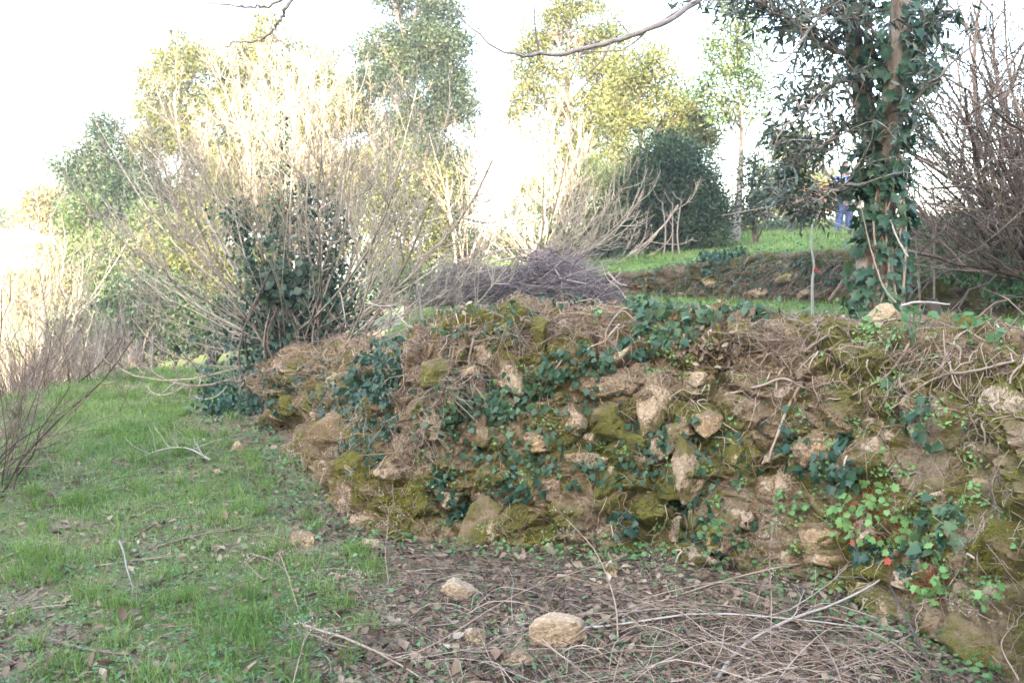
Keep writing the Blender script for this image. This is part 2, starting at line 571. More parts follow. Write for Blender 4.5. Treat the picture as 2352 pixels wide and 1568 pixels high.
def H(x, y):
    x = np.asarray(x, float); y = np.asarray(y, float)
    u1, e1 = linedist(x, y, W1)
    u2, e2 = linedist(x, y, W2)
    zl = zlow(x, y)
    bump = 0.10 * (n2(x, y, 2.2, 21) - .5) + 0.03 * (n2(x, y, .4, 22, 2) - .5)
    zt = 1.06 + 0.085 * np.clip(y - 13, 0, 17) - 0.03 * np.clip(y - 31, 0, 60) - 0.004 * np.clip(y - 90, 0, 400) + bump
    step2 = e2[:, 0] * sstep(0.0, 1, (u2 - .3) / e2[:, 1]) + 0.048 * np.clip(u2, 0, 9)
    zt = zt + step2
    k = sstep(0.5, 3.2, u1 - .4)
    zu = (e1[:, 0] - .09) * (1 - k) + zt * k
    s = sstep(0, 1, (u1 - .48) / e1[:, 1])
    z = zl * (1 - s) + zu * s
    # mound of soil under the big coppiced shrub
    z = z + 0.30 * np.exp(-(((x + 2.25) / .75) ** 2 + ((y - 9.5) / .7) ** 2))
    return z + ridge(x, y)


def H1(x, y):
    return float(H(np.array([x]), np.array([y]))[0])


def on_ground(px, py, y0=1.5, y1=70):
    ys = np.concatenate([np.linspace(y0, 20, 500), np.linspace(20.1, y1, 200)])
    d = FWD + (px - 1176) / F * RGT - (py - 784) / F * UPV
    P = CAM + d[None] * (ys / d[1])[:, None]
    h = H(P[:, 0], P[:, 1])
    i = np.argmax(P[:, 2] < h)
    if P[i, 2] >= h[i]:
        i = len(P) - 1
    p = P[i].copy(); p[2] = h[i]
    return p


def axis_pts(lo, a, b, hi, st, g=1.13):
    c = list(np.arange(a, b + 1e-6, st))
    s, x = st, c[-1]
    while x < hi:
        s *= g; x += s; c.append(x)
    s, x = st, c[0]
    while x > lo:
        s *= g; x -= s; c.insert(0, x)
    return np.array(c)


def greenness(x, y):
    u1, _ = linedist(x, y, W1)
    g = 0.25 + 0.75 * n2(x, y, 1.3, 31) + 0.30 * (n2(x, y, .35, 32, 2) - .5)
    low = u1 < .45
    lit = sstep(-0.9, 0.3, x + 0.10 * (5 - y)) * sstep(7.5, 5.2, y)            # leaf-litter corner below the wall
    g = np.where(low, g - 0.62 * lit - 0.28 * sstep(-.7, 0, u1), g + 0.18)
    g = np.where(low, g - 0.22 * sstep(4.8, 3.6, y), g)
    return np.clip(g, 0, 1)


HQ = H
xs = axis_pts(-350, -7, 8, 350, .07)
ys = axis_pts(-120, 1.2, 17, 600, .07)
GX, GY = np.meshgrid(xs, ys)
gx, gy = GX.ravel(), GY.ravel()
gz = H(gx, gy)
nx, ny = len(xs), len(ys)
i = (np.arange(ny - 1)[:, None] * nx + np.arange(nx - 1)[None]).ravel()
ground = mesh_np("ground", np.stack([gx, gy, gz], -1), quads=np.stack([i, i + 1, i + nx + 1, i + nx], -1), mat=M['ground'], attrs={"green": greenness(gx, gy)})
tag(ground, kind="structure")
HG = gz.reshape(ny, nx)


def H(x, y):                                             # from here on: height read off the finished ground sheet
    x = np.asarray(x, float); y = np.asarray(y, float)
    a = np.clip(np.searchsorted(xs, x) - 1, 0, nx - 2); b = np.clip(np.searchsorted(ys, y) - 1, 0, ny - 2)
    u = np.clip((x - xs[a]) / (xs[a + 1] - xs[a]), 0, 1); v = np.clip((y - ys[b]) / (ys[b + 1] - ys[b]), 0, 1)
    return (HG[b, a] * (1 - u) + HG[b, a + 1] * u) * (1 - v) + (HG[b + 1, a] * (1 - u) + HG[b + 1, a + 1] * u) * v



# ------------------------------------------------------------------ walls: a rough displaced face with stones set in it
def wall_surface(W, s_from, s_to, cell, seed, hfun, amp=1.0, prof=None, hollows=()):
    d = np.linalg.norm(np.diff(W[:, :2], axis=0), axis=1)
    s = np.concatenate([[0], np.cumsum(d)])
    ss = np.arange(s_from, s_to, cell)
    bx, by = np.interp(ss, s, W[:, 0]), np.interp(ss, s, W[:, 1])
    # smooth the plan normals
    tx, ty = np.gradient(bx), np.gradient(by)
    k = np.ones(25) / 25
    tx = np.convolve(np.pad(tx, 12, 'edge'), k, 'valid'); ty = np.convolve(np.pad(ty, 12, 'edge'), k, 'valid')
    tl = np.hypot(tx, ty)
    nxn, nyn = ty / tl, -tx / tl                         # uphill
    zl, zt = hfun(bx, by, ss, s)
    hh = zt - zl
    pr = np.array(prof or [(-.14, -.14), (-.03, .0), (.08, .25), (.2, .55), (.30, .8), (.38, .92), (.50, .985), (.72, 1.0), (1.05, .97), (1.35, .88)])
    tt = np.concatenate([[0], np.cumsum(np.hypot(np.diff(pr[:, 0]), np.diff(pr[:, 1]) * 1.2))])
    rows = int(tt[-1] / cell)
    tq = np.linspace(0, tt[-1], rows)
    uu = np.interp(tq, tt, pr[:, 0]); zz = np.interp(tq, tt, pr[:, 1])
    k = np.ones(9) / 9
    uu = np.convolve(np.pad(uu, 4, 'edge'), k, 'valid'); zz = np.convolve(np.pad(zz, 4, 'edge'), k, 'valid')
    X = bx[None] + nxn[None] * uu[:, None]
    Y = by[None] + nyn[None] * uu[:, None]
    Z = zl[None] + hh[None] * zz[:, None]
    P = np.stack([X, Y, Z], -1)
    du, dz = np.gradient(uu), np.gradient(zz) * np.mean(hh)
    nl = np.hypot(du, dz)
    on_, oz = -dz / nl, du / nl                          # outward: downhill and up
    N = np.stack([nxn[None] * on_[:, None], nyn[None] * on_[:, None], np.repeat(oz[:, None], len(ss), 1)], -1)
    flat = P.reshape(-1, 3)
    # rubble: soft voronoi stones bulging out, sunk joints
    r = rng(seed)
    S2, T2 = np.meshgrid(ss, tq)
    q = np.stack([S2.ravel(), T2.ravel() * 1.5], -1)
    q = q + 0.13 * np.stack([fbm(flat * 4, 2, seed) - .5, fbm(flat * 4, 2, seed + 5) - .5], -1) * 2
    def cells(q, size, st):
        n_ = int((s_to - s_from) * tt[-1] * st / (size * size))
        sites = np.stack([r.uniform(s_from, s_to, n_), r.uniform(0, tt[-1] * st, n_)], -1)
        kd = kdtree.KDTree(n_)
        for j, c in enumerate(sites):
            kd.insert((c[0], c[1], 0), j)
        kd.balance()
        d1 = np.empty(len(q)); d2 = np.empty(len(q)); idx = np.empty(len(q), int)
        fn = kd.find_n
        for j in range(len(q)):
            a, b = fn((q[j, 0], q[j, 1], 0), 2)
            d1[j] = a[2]; d2[j] = b[2]; idx[j] = a[1]
        rel = q - sites[idx]
        return d2 - d1, idx, rel, n_
    gap, idx, rel, npt = cells(q, .25, 1.5)
    gap2, idx2, rel2, npt2 = cells(q * np.array([1, .8]) + .02 * rdirs(r, 1)[0, :2], .075, 1.2)
    edge = sstep(0.0, 0.045, gap)
    hgt = r.uniform(-.03, .085, npt)[idx]
    facet = np.clip((r.normal(0, .45, (npt, 2))[idx] * rel).sum(1), -.06, .06)
    facet2 = np.clip((r.normal(0, .45, (npt2, 2))[idx2] * rel2).sum(1), -.022, .022)
    disp = edge * (0.035 + .75 * hgt + .8 * facet) + sstep(0, .018, gap2) * (r.uniform(-.008, .02, npt2)[idx2] + facet2 + .006)
    disp = disp + 0.14 * (fbm(flat * 1.9, 3, seed + 1) - .5) + 0.05 * (fbm(flat * 9, 3, seed + 2) - .5) + 0.035 * (fbm(flat * 30, 3, seed + 3, .6) - .5)
    fade = np.repeat(sstep(0.0, .12, tq) * (1 - 0.75 * sstep(tt[-1] * .62, tt[-1] * .8, tq)), len(ss))
    V = flat + N.reshape(-1, 3) * (disp * fade * amp - 0.03)[:, None]
    bare_site = np.where(r.random(npt) < .55, r.uniform(.25, .62, npt), 0)
    bare = (bare_site[idx] + r.uniform(-.15, .15, npt2)[idx2]) * edge * fade * np.repeat(1 - sstep(tt[-1] * .5, tt[-1] * .62, tq), len(ss))
    nc = len(ss)
    for (hx, hy, hr, hd) in hollows:                      # dark gaps between the stones
        pp = proj(V)
        V = V - N.reshape(-1, 3) * (hd * np.exp(-((pp[:, 0] - hx) ** 2 + ((pp[:, 1] - hy) * 1.3) ** 2) / (2 * hr * hr)))[:, None]
    i = (np.arange(rows - 1)[:, None] * nc + np.arange(nc - 1)[None]).ravel()
    Q = np.stack([i, i + nc, i + nc + 1, i + 1], -1)
    G = V.reshape(rows, nc, 3)
    Ng = nrm(np.cross(np.gradient(G, axis=1), np.gradient(G, axis=0)))
    if (Ng.reshape(-1, 3) * N.reshape(-1, 3)).sum() < 0:
        Ng = -Ng
        Q = Q[:, ::-1]
    return dict(V=V, Q=Q, N=Ng.reshape(-1, 3), bare=bare, rows=rows, cols=nc, G=G, NG=Ng)


def hf1(bx, by, ss, s):
    return zlow(bx, by), np.interp(ss, s, W1[:, 2]) + 0.06 * (n2(ss, 0 * ss, .5, 77, 3) - .5) * 2


def hf2(bx, by, ss, s):
    u = H(bx, by)
    return u - .03, u + np.interp(ss, s, W2[:, 2]) + 0.03


d = np.linalg.norm(np.diff(W1[:, :2], axis=0), axis=1); S1 = np.concatenate([[0], np.cumsum(d)])
sa = S1[np.argmin(np.abs(W1[:, 1] + 0.6) + 10 * (W1[:, 0] < 0))]
sb = S1[np.argmin(np.abs(W1[:, 1] - 9.8))]
WA = wall_surface(W1, sa, sb, 0.0105, 5, hf1, hollows=[(1242, 897, 16, .22), (1562, 1152, 22, .2), (1088, 1165, 22, .2), (1505, 1245, 40, .14), (1640, 840, 50, .10), (2205, 1440, 14, .15), (1385, 1010, 14, .12), (620, 985, 26, .3), (560, 930, 24, .25), (670, 960, 16, .2), (650, 900, 18, .2), (870, 1190, 30, .10), (1910, 1290, 26, .12), (2060, 960, 16, .1), (1760, 1080, 14, .1)])
stone_wall = thing("stone_wall", "crumbling mossy dry stone retaining wall holding up the near terrace", "stone wall", (0.06, 4.9, 0))
mesh_np("earth_face", WA['V'], quads=WA['Q'], mat=M['earth'], parent=stone_wall, smooth=False, attrs={"bare": WA['bare']})
d = np.linalg.norm(np.diff(W2[:, :2], axis=0), axis=1); S2_ = np.concatenate([[0], np.cumsum(d)])
sa2 = S2_[np.argmin(np.abs(W2[:, 1] - 5.6))]; sb2 = S2_[np.argmin(np.abs(W2[:, 1] - 14.4))]
WB = wall_surface(W2, sa2, sb2, 0.03, 8, hf2, 1.0, [(-.14, -.14), (-.02, .0), (.06, .3), (.14, .6), (.22, .85), (.30, .96), (.42, 1.0), (.56, .97), (.66, .8)])
far_wall = thing("stone_wall", "low dark stone retaining wall of the upper terrace behind the brush pile", "stone wall", (2.86, 12.3, 1.06))
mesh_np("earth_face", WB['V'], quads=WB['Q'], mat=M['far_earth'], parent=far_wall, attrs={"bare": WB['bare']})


class Finder:
    """finds the point of a wall surface seen at a place of the photo"""
    def __init__(self, W):
        self.W = W
        P = proj(W['V'])
        face = ((W['V'] - CAM) * W['N']).sum(1) < 0
        self.ids = np.nonzero(face & (P[:, 2] > .3))[0]
        self.kd = kdtree.KDTree(len(self.ids))
        for j, k in enumerate(self.ids):
            self.kd.insert((P[k, 0], P[k, 1], 0), j)
        self.kd.balance()
        self.depth = P[:, 2]

    def find(self, px, py):
        c = self.kd.find_n((px, py, 0), 6)
        k = min((self.ids[j] for _, j, _ in c), key=lambda t: self.depth[t])
        return self.W['V'][k], self.W['N'][k], k

    def ellipse(self, r, cx, cy, rx, ry, n):
        ks = []
        for _ in range(n):
            a, q = r.uniform(0, 2 * math.pi), math.sqrt(r.random())
            px, py = cx + rx * q * math.cos(a), cy + ry * q * math.sin(a)
            co, j, dist = self.kd.find((px, py, 0))
            if dist < 14:
                ks.append(self.ids[j])
        ks = np.array(ks, int)
        return self.W['V'][ks], self.W['N'][ks]


FA, FB = Finder(WA), Finder(WB)


# ------------------------------------------------------------------ rocks
_ico = {}
def ico(sub):
    if sub not in _ico:
        bm = bmesh.new()
        bmesh.ops.create_icosphere(bm, subdivisions=sub, radius=1)
        bm.verts.ensure_lookup_table()
        _ico[sub] = (np.array([v.co[:] for v in bm.verts]), np.array([[v.index for v in f.verts] for f in bm.faces]))
        bm.free()
    return _ico[sub]


def rock_verts(seed, size, rot=0.0, sub=4, rough=.085):
    """blocky stone: a sphere cut by random planes, then worn with noise; size = width, depth, height"""
    r = rng(seed)
    D, T = ico(sub)
    n = nrm(np.concatenate([rdirs(r, 11), np.array([[0, 0, 1.], [0, 0, -1], [1, 0, 0], [-1, 0, 0], [0, -1, 0]])]) + r.normal(0, .28, (16, 3)))
    dist = np.concatenate([r.uniform(.66, 1.05, 11), r.uniform(.72, 1.0, 5)])
    c = np.maximum(D @ n.T, 1e-3)
    rad = 1 / ((c / dist) ** 36).sum(1) ** (1 / 36)
    V = D * rad[:, None]
    V = V + D * ((fbm(V * 2.2 + seed, 3, seed) - .5) * 3.2 * rough + (fbm(V * 6 + seed, 4, seed + 1) - .5) * 2.4 * rough)[:, None]
    V = V * (np.array(size) / 2)
    ca, sa = math.cos(rot), math.sin(rot)
    V = np.stack([V[:, 0] * ca - V[:, 2] * sa, V[:, 1], V[:, 0] * sa + V[:, 2] * ca], -1)
    return V, T


def wall_stone(finder, wall, px, py, w, h, rot=0, mossy=False, seed=0, out=.25, bare=.5):
    p, nn, k = finder.find(px, py)
    dep = float(proj(p[None])[0, 2])
    W_, H_ = 1.25 * w / F * dep, 1.2 * h / F * dep
    dp = 0.7 * min(W_, H_) + .05
    V, T = rock_verts(seed, (W_ * 1.08, dp, H_ * 1.08), math.radians(rot))
    f = nn * np.array([1, 1, .25]); f = nrm(f)                       # outward
    xa = nrm(np.cross(np.array([0, 0, 1.0]), -f)) * -1
    za = np.cross(xa, -f) * 1.0
    if za[2] < 0: za = -za
    c = p - f * dp * (.5 - out)
    P = c + V[:, 0:1] * xa + V[:, 1:2] * (-f) + V[:, 2:3] * za
    cen = np.clip(-V[:, 1] / dp * 2, 0, 1)
    b = bare - .10 + .20 * cen - .34 * sstep(.25, .5, V[:, 2] / H_) + .7 * (fbm(P * 9, 3, seed) - .5)
    o = mesh_np("stone", P, tris=T, smooth=False, mat=M['mstone' if mossy else 'stone'], parent=wall, attrs={"bare": b})
    return o


NEAR_STONES = [  # x, y, w, h, tilt, mossy
    (1722, 848, 62, 130, -28, 0), (1575, 862, 62, 30, 5, 0), (1352, 888, 95, 100, -10, 0), (1432, 905, 82, 75, 8, 0), (1518, 925, 52, 130, 10, 0),
    (1295, 955, 62, 52, 20, 0), (1272, 1012, 95, 46, 6, 0), (1350, 985, 120, 85, 6, 1), (1145, 870, 48, 72, -25, 0), (988, 972, 58, 82, 8, 0),
    (1122, 1130, 50, 44, 0, 0), (1098, 1085, 62, 50, 35, 1), (1138, 1207, 96, 86, 0, 1), (1432, 1163, 88, 46, -8, 0), (1512, 1108, 100, 70, 4, 1),
    (1606, 1092, 66, 110, 12, 0), (1668, 1180, 84, 46, 14, 0), (1885, 1025, 98, 72, 4, 0), (2022, 1028, 76, 84, 10, 0), (2080, 882, 84, 40, -28, 0),
    (2268, 928, 140, 104, 6, 0), (1645, 985, 60, 46, 6, 0), (1878, 1250, 72, 60, 0, 0), (1905, 1292, 66, 40, 10, 0), (1828, 1292, 42, 40, -20, 0),
    (1212, 892, 92, 66, 25, 1), (1226, 765, 46, 60, 0, 1), (1188, 772, 40, 50, 0, 1), (768, 1000, 96, 76, 0, 1), (836, 1228, 60, 60, 0, 1),
    (1080, 800, 40, 44, 0, 1), (1880, 802, 44, 32, 10, 0), (1782, 775, 60, 60, 0, 1), (1300, 1062, 120, 36, -4, 1), (1440, 985, 120, 44, 6, 1),
    (1085, 1010, 70, 46, 0, 1), (1190, 1010, 50, 60, 10, 1), (905, 1010, 48, 40, 0, 0), (940, 900, 60, 46, 0, 1), (1020, 865, 66, 56, 0, 1),
    (1710, 1040, 70, 56, 0, 1), (1790, 960, 90, 76, 0, 1), (1950, 940, 90, 70, -10, 1), (1330, 1120, 90, 60, 0, 1), (1240, 1130, 70, 70, 0, 1),
    (1560, 1000, 50, 40, 0, 0), (2150, 1010, 90, 70, 0, 1), (2240, 1100, 120, 90, 0, 1), (1960, 1120, 80, 60, 0, 1), (1600, 1230, 110, 70, 0, 1),
    (590, 985, 40, 34, 0, 0), (530, 955, 44, 34, 0, 1), (640, 940, 46, 40, 0, 1), (720, 905, 50, 38, 0, 1), (800, 1075, 56, 50, 0, 1), (2300, 1330, 120, 110, 0, 1), (2250, 1470, 140, 100, 0, 1)]
for j, (px, py, w, h, rot, mo) in enumerate(NEAR_STONES):
    wall_stone(FA, stone_wall, px, py, w, h, -rot, mo, 200 + j, .05 if not mo else .06, .58 if not mo else .22)
FAR_STONES = [(1790, 612, 36, 18), (1812, 638, 40, 18), (1760, 668, 44, 18), (1640, 645, 36, 14), (1850, 662, 34, 14), (2235, 605, 70, 20), (2190, 632, 50, 16), (2270, 660, 60, 20)]
for j, (px, py, w, h) in enumerate(FAR_STONES):
    wall_stone(FB, far_wall, px, py, w * 1.1, h * 1.2, (j * 37) % 20 - 10, j % 3 == 1, 400 + j, .1, .42)

# loose rocks lying on the ground and on the wall top
def loose_rock(px, py, w, h, label, seed, rot=0, surf=None, mat='stone', bare=1.0, grp="loose limestone rocks"):
    p = on_ground(px, py) if surf is None else surf.find(px, py)[0]
    dep = float(proj(p[None])[0, 2])
    sz = (w / F * dep * 1.25, max(w, h) * .9 / F * dep, h / F * dep * 1.2)
    V, T = rock_verts(seed, sz, math.radians(rot), 4, .075)
    V[:, 2] += sz[2] * .24
    o = mesh_np("rock", V, tris=T, smooth=False, mat=M[mat], attrs={"bare": np.full(len(V), bare)})
    o.location = p
    return tag(o, label, "rock", grp)


loose_rock(1282, 1478, 116, 82, "large pale limestone rock with a small pit lying on the leaf litter", 531, 8)
loose_rock(1055, 1370, 66, 44, "mid-sized pale rock standing tilted below the mossy wall", 502, -22)
loose_rock(1092, 1482, 52, 38, "small ochre rock half buried behind the trailing dry stems", 505, 0, None, 'stone', .5)
loose_rock(1192, 1528, 66, 30, "flat brownish rock nearest the bottom of the photo", 504, -4, None, 'stone', .5)
loose_rock(1292, 1338, 26, 20, "tiny pale stone by the dead leaves under the wall", 508, 0)
loose_rock(1402, 1322, 34, 34, "small yellowish mossy stone beside the tall bent dry stalk", 506, 10, None, 'mstone', .5)
loose_rock(700, 1245, 60, 26, "flat grey brown stone on the grass edge where the wall foot ends", 507, -10, None, 'stone', .45)
loose_rock(855, 1262, 40, 26, "small ochre stone in the weeds at the wall foot", 509, 0, None, 'mstone', .6)
loose_rock(548, 1035, 26, 24, "small tan stone below the ivy mound on the grass", 511, 0, None, 'mstone', .6)
loose_rock(482, 800, 44, 18, "yellowish stone on the far grass ridge left of the coppiced shrub", 512, 0, None, 'stone', .45)
loose_rock(2025, 712, 72, 46, "rounded pale limestone boulder on the wall top beside the ivy trunk", 523, -6, FA)
loose_rock(2180, 655, 66, 40, "mossy green boulder at the foot of the far bank", 514, 0, None, 'mstone', .2)
loose_rock(2330, 650, 44, 24, "mossy grey stone on the green bank at the right edge", 515, 0, None, 'mstone', .3)

# ------------------------------------------------------------------ branching
def grow(T, r, p, d, L, R, depth, tips=None, up=.35, wig=.12, nch=(4, 7), ratio=.55, spread=.8, sides=5, npts=7, tipf=.45, cstart=.25, rmin=.0016, late=False):
    """one branch curving upwards with side shoots; tips collects end points"""
    up_d = np.array([0, 0, 1.0])
    P = [np.array(p, float)]
    d = nrm(d)
    st = L / (npts - 1)
    dirs = [d]
    for i in range(npts - 1):
        d = nrm(d + up_d * up * st / max(L, .01) * (2.0 if not late else 5.2 * (i / (npts - 1)) ** 1.5) + r.normal(0, wig, 3))
        P.append(P[-1] + d * st)
        dirs.append(d)
    P = np.array(P)
    tt = np.linspace(0, 1, npts)
    T.add(P, R * (1 - (1 - tipf) * tt), sides)
    if tips is not None:
        tips.append((P, d, depth))
    if depth <= 0:
        return
    for k in range(r.integers(nch[0], nch[1] + 1)):
        f = r.uniform(cstart, .98)
        j = min(int(f * (npts - 1)), npts - 2)
        q = P[j] + (P[j + 1] - P[j]) * (f * (npts - 1) - j)
        side = nrm(np.cross(dirs[j], rdirs(r, 1)[0]))
        nd = nrm(dirs[j] * (1 - .5 * spread) + side * spread * r.uniform(.5, 1.0) + up_d * .15)
        grow(T, r, q, nd, L * ratio * r.uniform(.6, 1.15) * (1.1 - .45 * f), max(R * (1 - .55 * f) * .6, rmin), depth - 1, tips,
             up, wig * 1.1, nch, ratio, spread, max(3, sides - 1), max(5, npts - 1), tipf, cstart, rmin, late)


def poly_tube(pts, n=10):
    """smooth polyline through the points (Catmull-Rom)"""
    P = np.asarray(pts, float)
    Q = np.concatenate([[2 * P[0] - P[1]], P, [2 * P[-1] - P[-2]]])
    out = []
    m = len(P) - 1
    for t in np.linspace(0, m - 1e-6, n):
        i = int(t); f = t - i
        a, b, c, d_ = Q[i], Q[i + 1], Q[i + 2], Q[i + 3]
        out.append(.5 * (2 * b + (c - a) * f + (2 * a - 5 * b + 4 * c - d_) * f * f + (3 * b - 3 * c + d_ - a) * f ** 3))
    return np.array(out)


def blob_tree(name, label, cat, base, dep, blobs, mat, n_per=1.0, leaf=.10, seed=0, bark='dark_bark', trunk_r=.12, top=None, group=None, shape=RHOMB, wl=.5, inner=.35, limbs=True, sig=.2, gaps=.26):
    """evergreen crown of leaf sprays spread through clumps; blobs = (px, py, rx, ry) seen at depth dep"""
    r = rng(seed)
    b = at(base[0], base[1], dep)
    b[2] = H1(b[0], b[1]) - .05
    root = thing(name, label, cat, b, group)
    T = Tubes()
    k = dep / F
    cs = []
    for (px, py, rx, ry) in blobs:
        c = at(px, py, dep)
        cs.append((c, rx * k, ry * k))
    ctop = max(cs, key=lambda c: c[0][2])[0] if top is None else at(top[0], top[1], dep)
    mid = b + (ctop - b) * .5 + np.array([r.normal(0, .15), r.normal(0, .3), 0])
    tp = poly_tube([b, mid, ctop], 14)
    T.add(tp, np.linspace(trunk_r, trunk_r * .18, 14), 8)
    LC, LD, LN = [], [], []
    for (c, rx, ry) in cs:
        rd = .8 * math.sqrt(rx * ry)
        jj = int(np.clip(np.argmin(np.abs(tp[:, 2] - (c[2] - 1.1 * rx - ry))), 1, 12))
        lt = poly_tube([tp[jj], (tp[jj] * .45 + c * .55) + np.array([0, r.normal(0, .2), -.12 * rx]), c], 8)
        if limbs:
            T.add(lt, np.linspace(trunk_r * .30, trunk_r * .08, 8), 5)
        area = math.pi * rx * ry
        ns = max(14, int(area / (sig * sig) * 2.0 * n_per))
        dv = rdirs(r, ns)
        rad = r.uniform(inner, 1.0, ns) ** .6
        lob = 0.75 + .5 * vnoise(dv * 2.3 + seed + len(LC), seed)             # uneven outline
        sp = c + dv * np.array([rx, rd, ry]) * (rad * lob * r.choice([1, 1.3, 1.6], p=[.80, .15, .05], size=ns))[:, None]
        sp[:, 2] = np.maximum(sp[:, 2], b[2] + .1)
        sp = sp + r.normal(0, .10 * math.sqrt(rx * ry), (ns, 3))
        gapn = fbm(sp / (.6 + 3.0 * sig) + seed * 3.1, 2, seed + 40)             # holes between the boughs
        kp = gapn > np.quantile(gapn, gaps)
        sp, dv = sp[kp], dv[kp]; ns = len(sp)
        out = nrm(dv + np.array([0, 0, .35]) + r.normal(0, .3, (ns, 3)))
        if limbs:
            for s_, o_ in zip(sp[::6], out[::6]):
                q = lt[r.integers(3, 8)]
                T.add(np.array([q, (q + s_) / 2 + r.normal(0, .06, 3), s_]), np.array([.016, .011, .005]) * (trunk_r / .12), 3)
        m = max(12, int(42 * (sig / .2) ** 2 * (0.10 / leaf) ** 1.2))
        cc = np.repeat(sp, m, 0) + r.normal(0, 1, (ns * m, 3)) * np.array([sig, sig, sig * .62])
        LC.append(cc)
        LD.append(nrm(np.repeat(out, m, 0) + r.normal(0, .75, (ns * m, 3))))
        LN.append(nrm(np.repeat(out, m, 0) * .4 + np.array([0, 0, .5]) + r.normal(0, .65, (ns * m, 3))))
    C, D, N = np.concatenate(LC), np.concatenate(LD), np.concatenate(LN)
    L = leaf * r.uniform(.6, 1.3, len(C))
    T.build("trunk", M[bark], root)
    build_leaves("crown", [leaves(C, D, N, L, L * wl, shape)], M[mat], root)
    return root


# ------------------------------------------------------------------ background trees
BT = "evergreen trees behind the terraces"
blob_tree("evergreen_tree", "dark green pointed evergreen tree at far left, above the pale bushes", "tree", (262, 760), 26,
          [(238, 300, 30, 40), (240, 350, 52, 52), (225, 400, 80, 46), (170, 372, 45, 26), (265, 450, 75, 60), (255, 520, 80, 70), (215, 480, 60, 50), (270, 610, 85, 80), (290, 690, 70, 60)], 'ever_dark', 1.3, .11, 11, group=BT, gaps=.12)
blob_tree("evergreen_tree", "broad golden sunlit tree with a rounded top left of the big coppiced shrub", "tree", (430, 760), 29,
          [(410, 125, 60, 45), (450, 180, 78, 60), (380, 200, 62, 60), (480, 270, 95, 70), (370, 290, 56, 70), (420, 380, 110, 80), (330, 360, 50, 50), (500, 480, 120, 90), (370, 480, 100, 90), (320, 450, 50, 60), (440, 620, 120, 90), (330, 580, 60, 70), (540, 350, 60, 80)],
          'ever_gold', 1.2, .11, 12, group=BT, gaps=.26)
blob_tree("evergreen_tree", "tall golden sunlit tree rising directly behind the big coppiced shrub", "tree", (640, 720), 30,
          [(615, 70, 36, 40), (640, 120, 66, 52), (560, 140, 60, 50), (700, 150, 55, 50), (600, 220, 90, 66), (720, 240, 85, 66), (650, 330, 120, 80), (770, 320, 100, 90), (560, 400, 90, 90), (700, 480, 130, 100), (800, 230, 70, 60), (860, 330, 70, 80), (850, 450, 90, 90), (540, 260, 50, 60)],
          'ever_gold', 1.2, .11, 13, group=BT, gaps=.24)
blob_tree("evergreen_tree", "tall evergreen, leaf colour darkened for shade, cut by the top of the photo between shrub and sky gap", "tree", (1025, 560), 28,
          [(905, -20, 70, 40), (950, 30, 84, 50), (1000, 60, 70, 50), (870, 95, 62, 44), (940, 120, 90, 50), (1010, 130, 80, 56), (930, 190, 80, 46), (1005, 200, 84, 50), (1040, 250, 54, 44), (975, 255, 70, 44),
           (1020, 310, 76, 50), (950, 320, 70, 50), (860, 150, 50, 50), (1035, 365, 62, 50), (1000, 380, 50, 50), (1035, 420, 56, 46), (1040, 470, 46, 44)], 'ever_shade', 1.9, .10, 14, gaps=.32, trunk_r=.10, group=BT)
blob_tree("evergreen_tree", "wide open crowned yellow green tree right of the sky gap", "tree", (1325, 560), 29,
          [(1310, -10, 80, 40), (1260, 50, 62, 46), (1350, 60, 92, 50), (1400, 110, 80, 50), (1225, 110, 40, 40), (1290, 140, 100, 46), (1370, 190, 92, 54), (1195, 180, 52, 34), (1250, 230, 80, 40), (1340, 260, 90, 46),
           (1185, 250, 34, 28), (1420, 250, 50, 50), (1300, 310, 80, 46), (1210, 310, 40, 26), (1370, 370, 86, 70), (1280, 400, 80, 60), (1350, 480, 110, 70), (1230, 470, 60, 60), (1430, 180, 50, 60)], 'ever_gold', 1.0, .10, 15, trunk_r=.15, group=BT, sig=.17)
blob_tree("evergreen_tree", "dense yellow green tree with a rounded top above the dark bush", "tree", (1490, 580), 26,
          [(1470, 140, 52, 50), (1500, 190, 74, 54), (1440, 220, 54, 50), (1540, 240, 64, 50), (1480, 280, 90, 60), (1570, 300, 60, 56), (1430, 330, 52, 60), (1520, 360, 90, 60), (1600, 340, 44, 60), (1440, 410, 70, 60), (1620, 290, 40, 40), (1600, 240, 40, 40), (1520, 440, 110, 60)],
          'ever_gold', 1.1, .10, 16, group=BT)
blob_tree("slender_tree", "slender tree with a long bare pale trunk and small high crown", "tree", (1690, 545), 22,
          [(1690, 20, 52, 46), (1700, 80, 70, 46), (1650, 130, 56, 44), (1730, 150, 62, 46), (1690, 200, 66, 44), (1620, 210, 34, 36), (1740, 230, 44, 36), (1665, 255, 44, 30), (1700, 270, 30, 24)],
          'ever_mid', .8, .095, 17, 'grey_twig', .11, (1690, 60), group=BT, sig=.16)
blob_tree("dark_bush", "big dark blue green evergreen bush with thin pale stems in front", "bush", (1545, 580), 20,
          [(1545, 340, 44, 44), (1520, 400, 76, 56), (1590, 410, 60, 56), (1470, 450, 70, 56), (1555, 470, 94, 60), (1625, 480, 46, 60), (1440, 520, 60, 56), (1530, 530, 96, 50), (1620, 540, 50, 40)], 'ever_dark', 2.2, .075, 18, group=None, sig=.17, gaps=.03)
blob_tree("conical_bush", "small dark cone shaped evergreen right of the slender pale trunk", "bush", (1740, 545), 20,
          [(1738, 350, 16, 26), (1740, 390, 30, 32), (1738, 430, 42, 34), (1750, 470, 44, 30), (1728, 480, 34, 30), (1745, 500, 36, 22)], 'ever_dark', 1.3, .07, 19, 'dark_bark', .07, sig=.13)
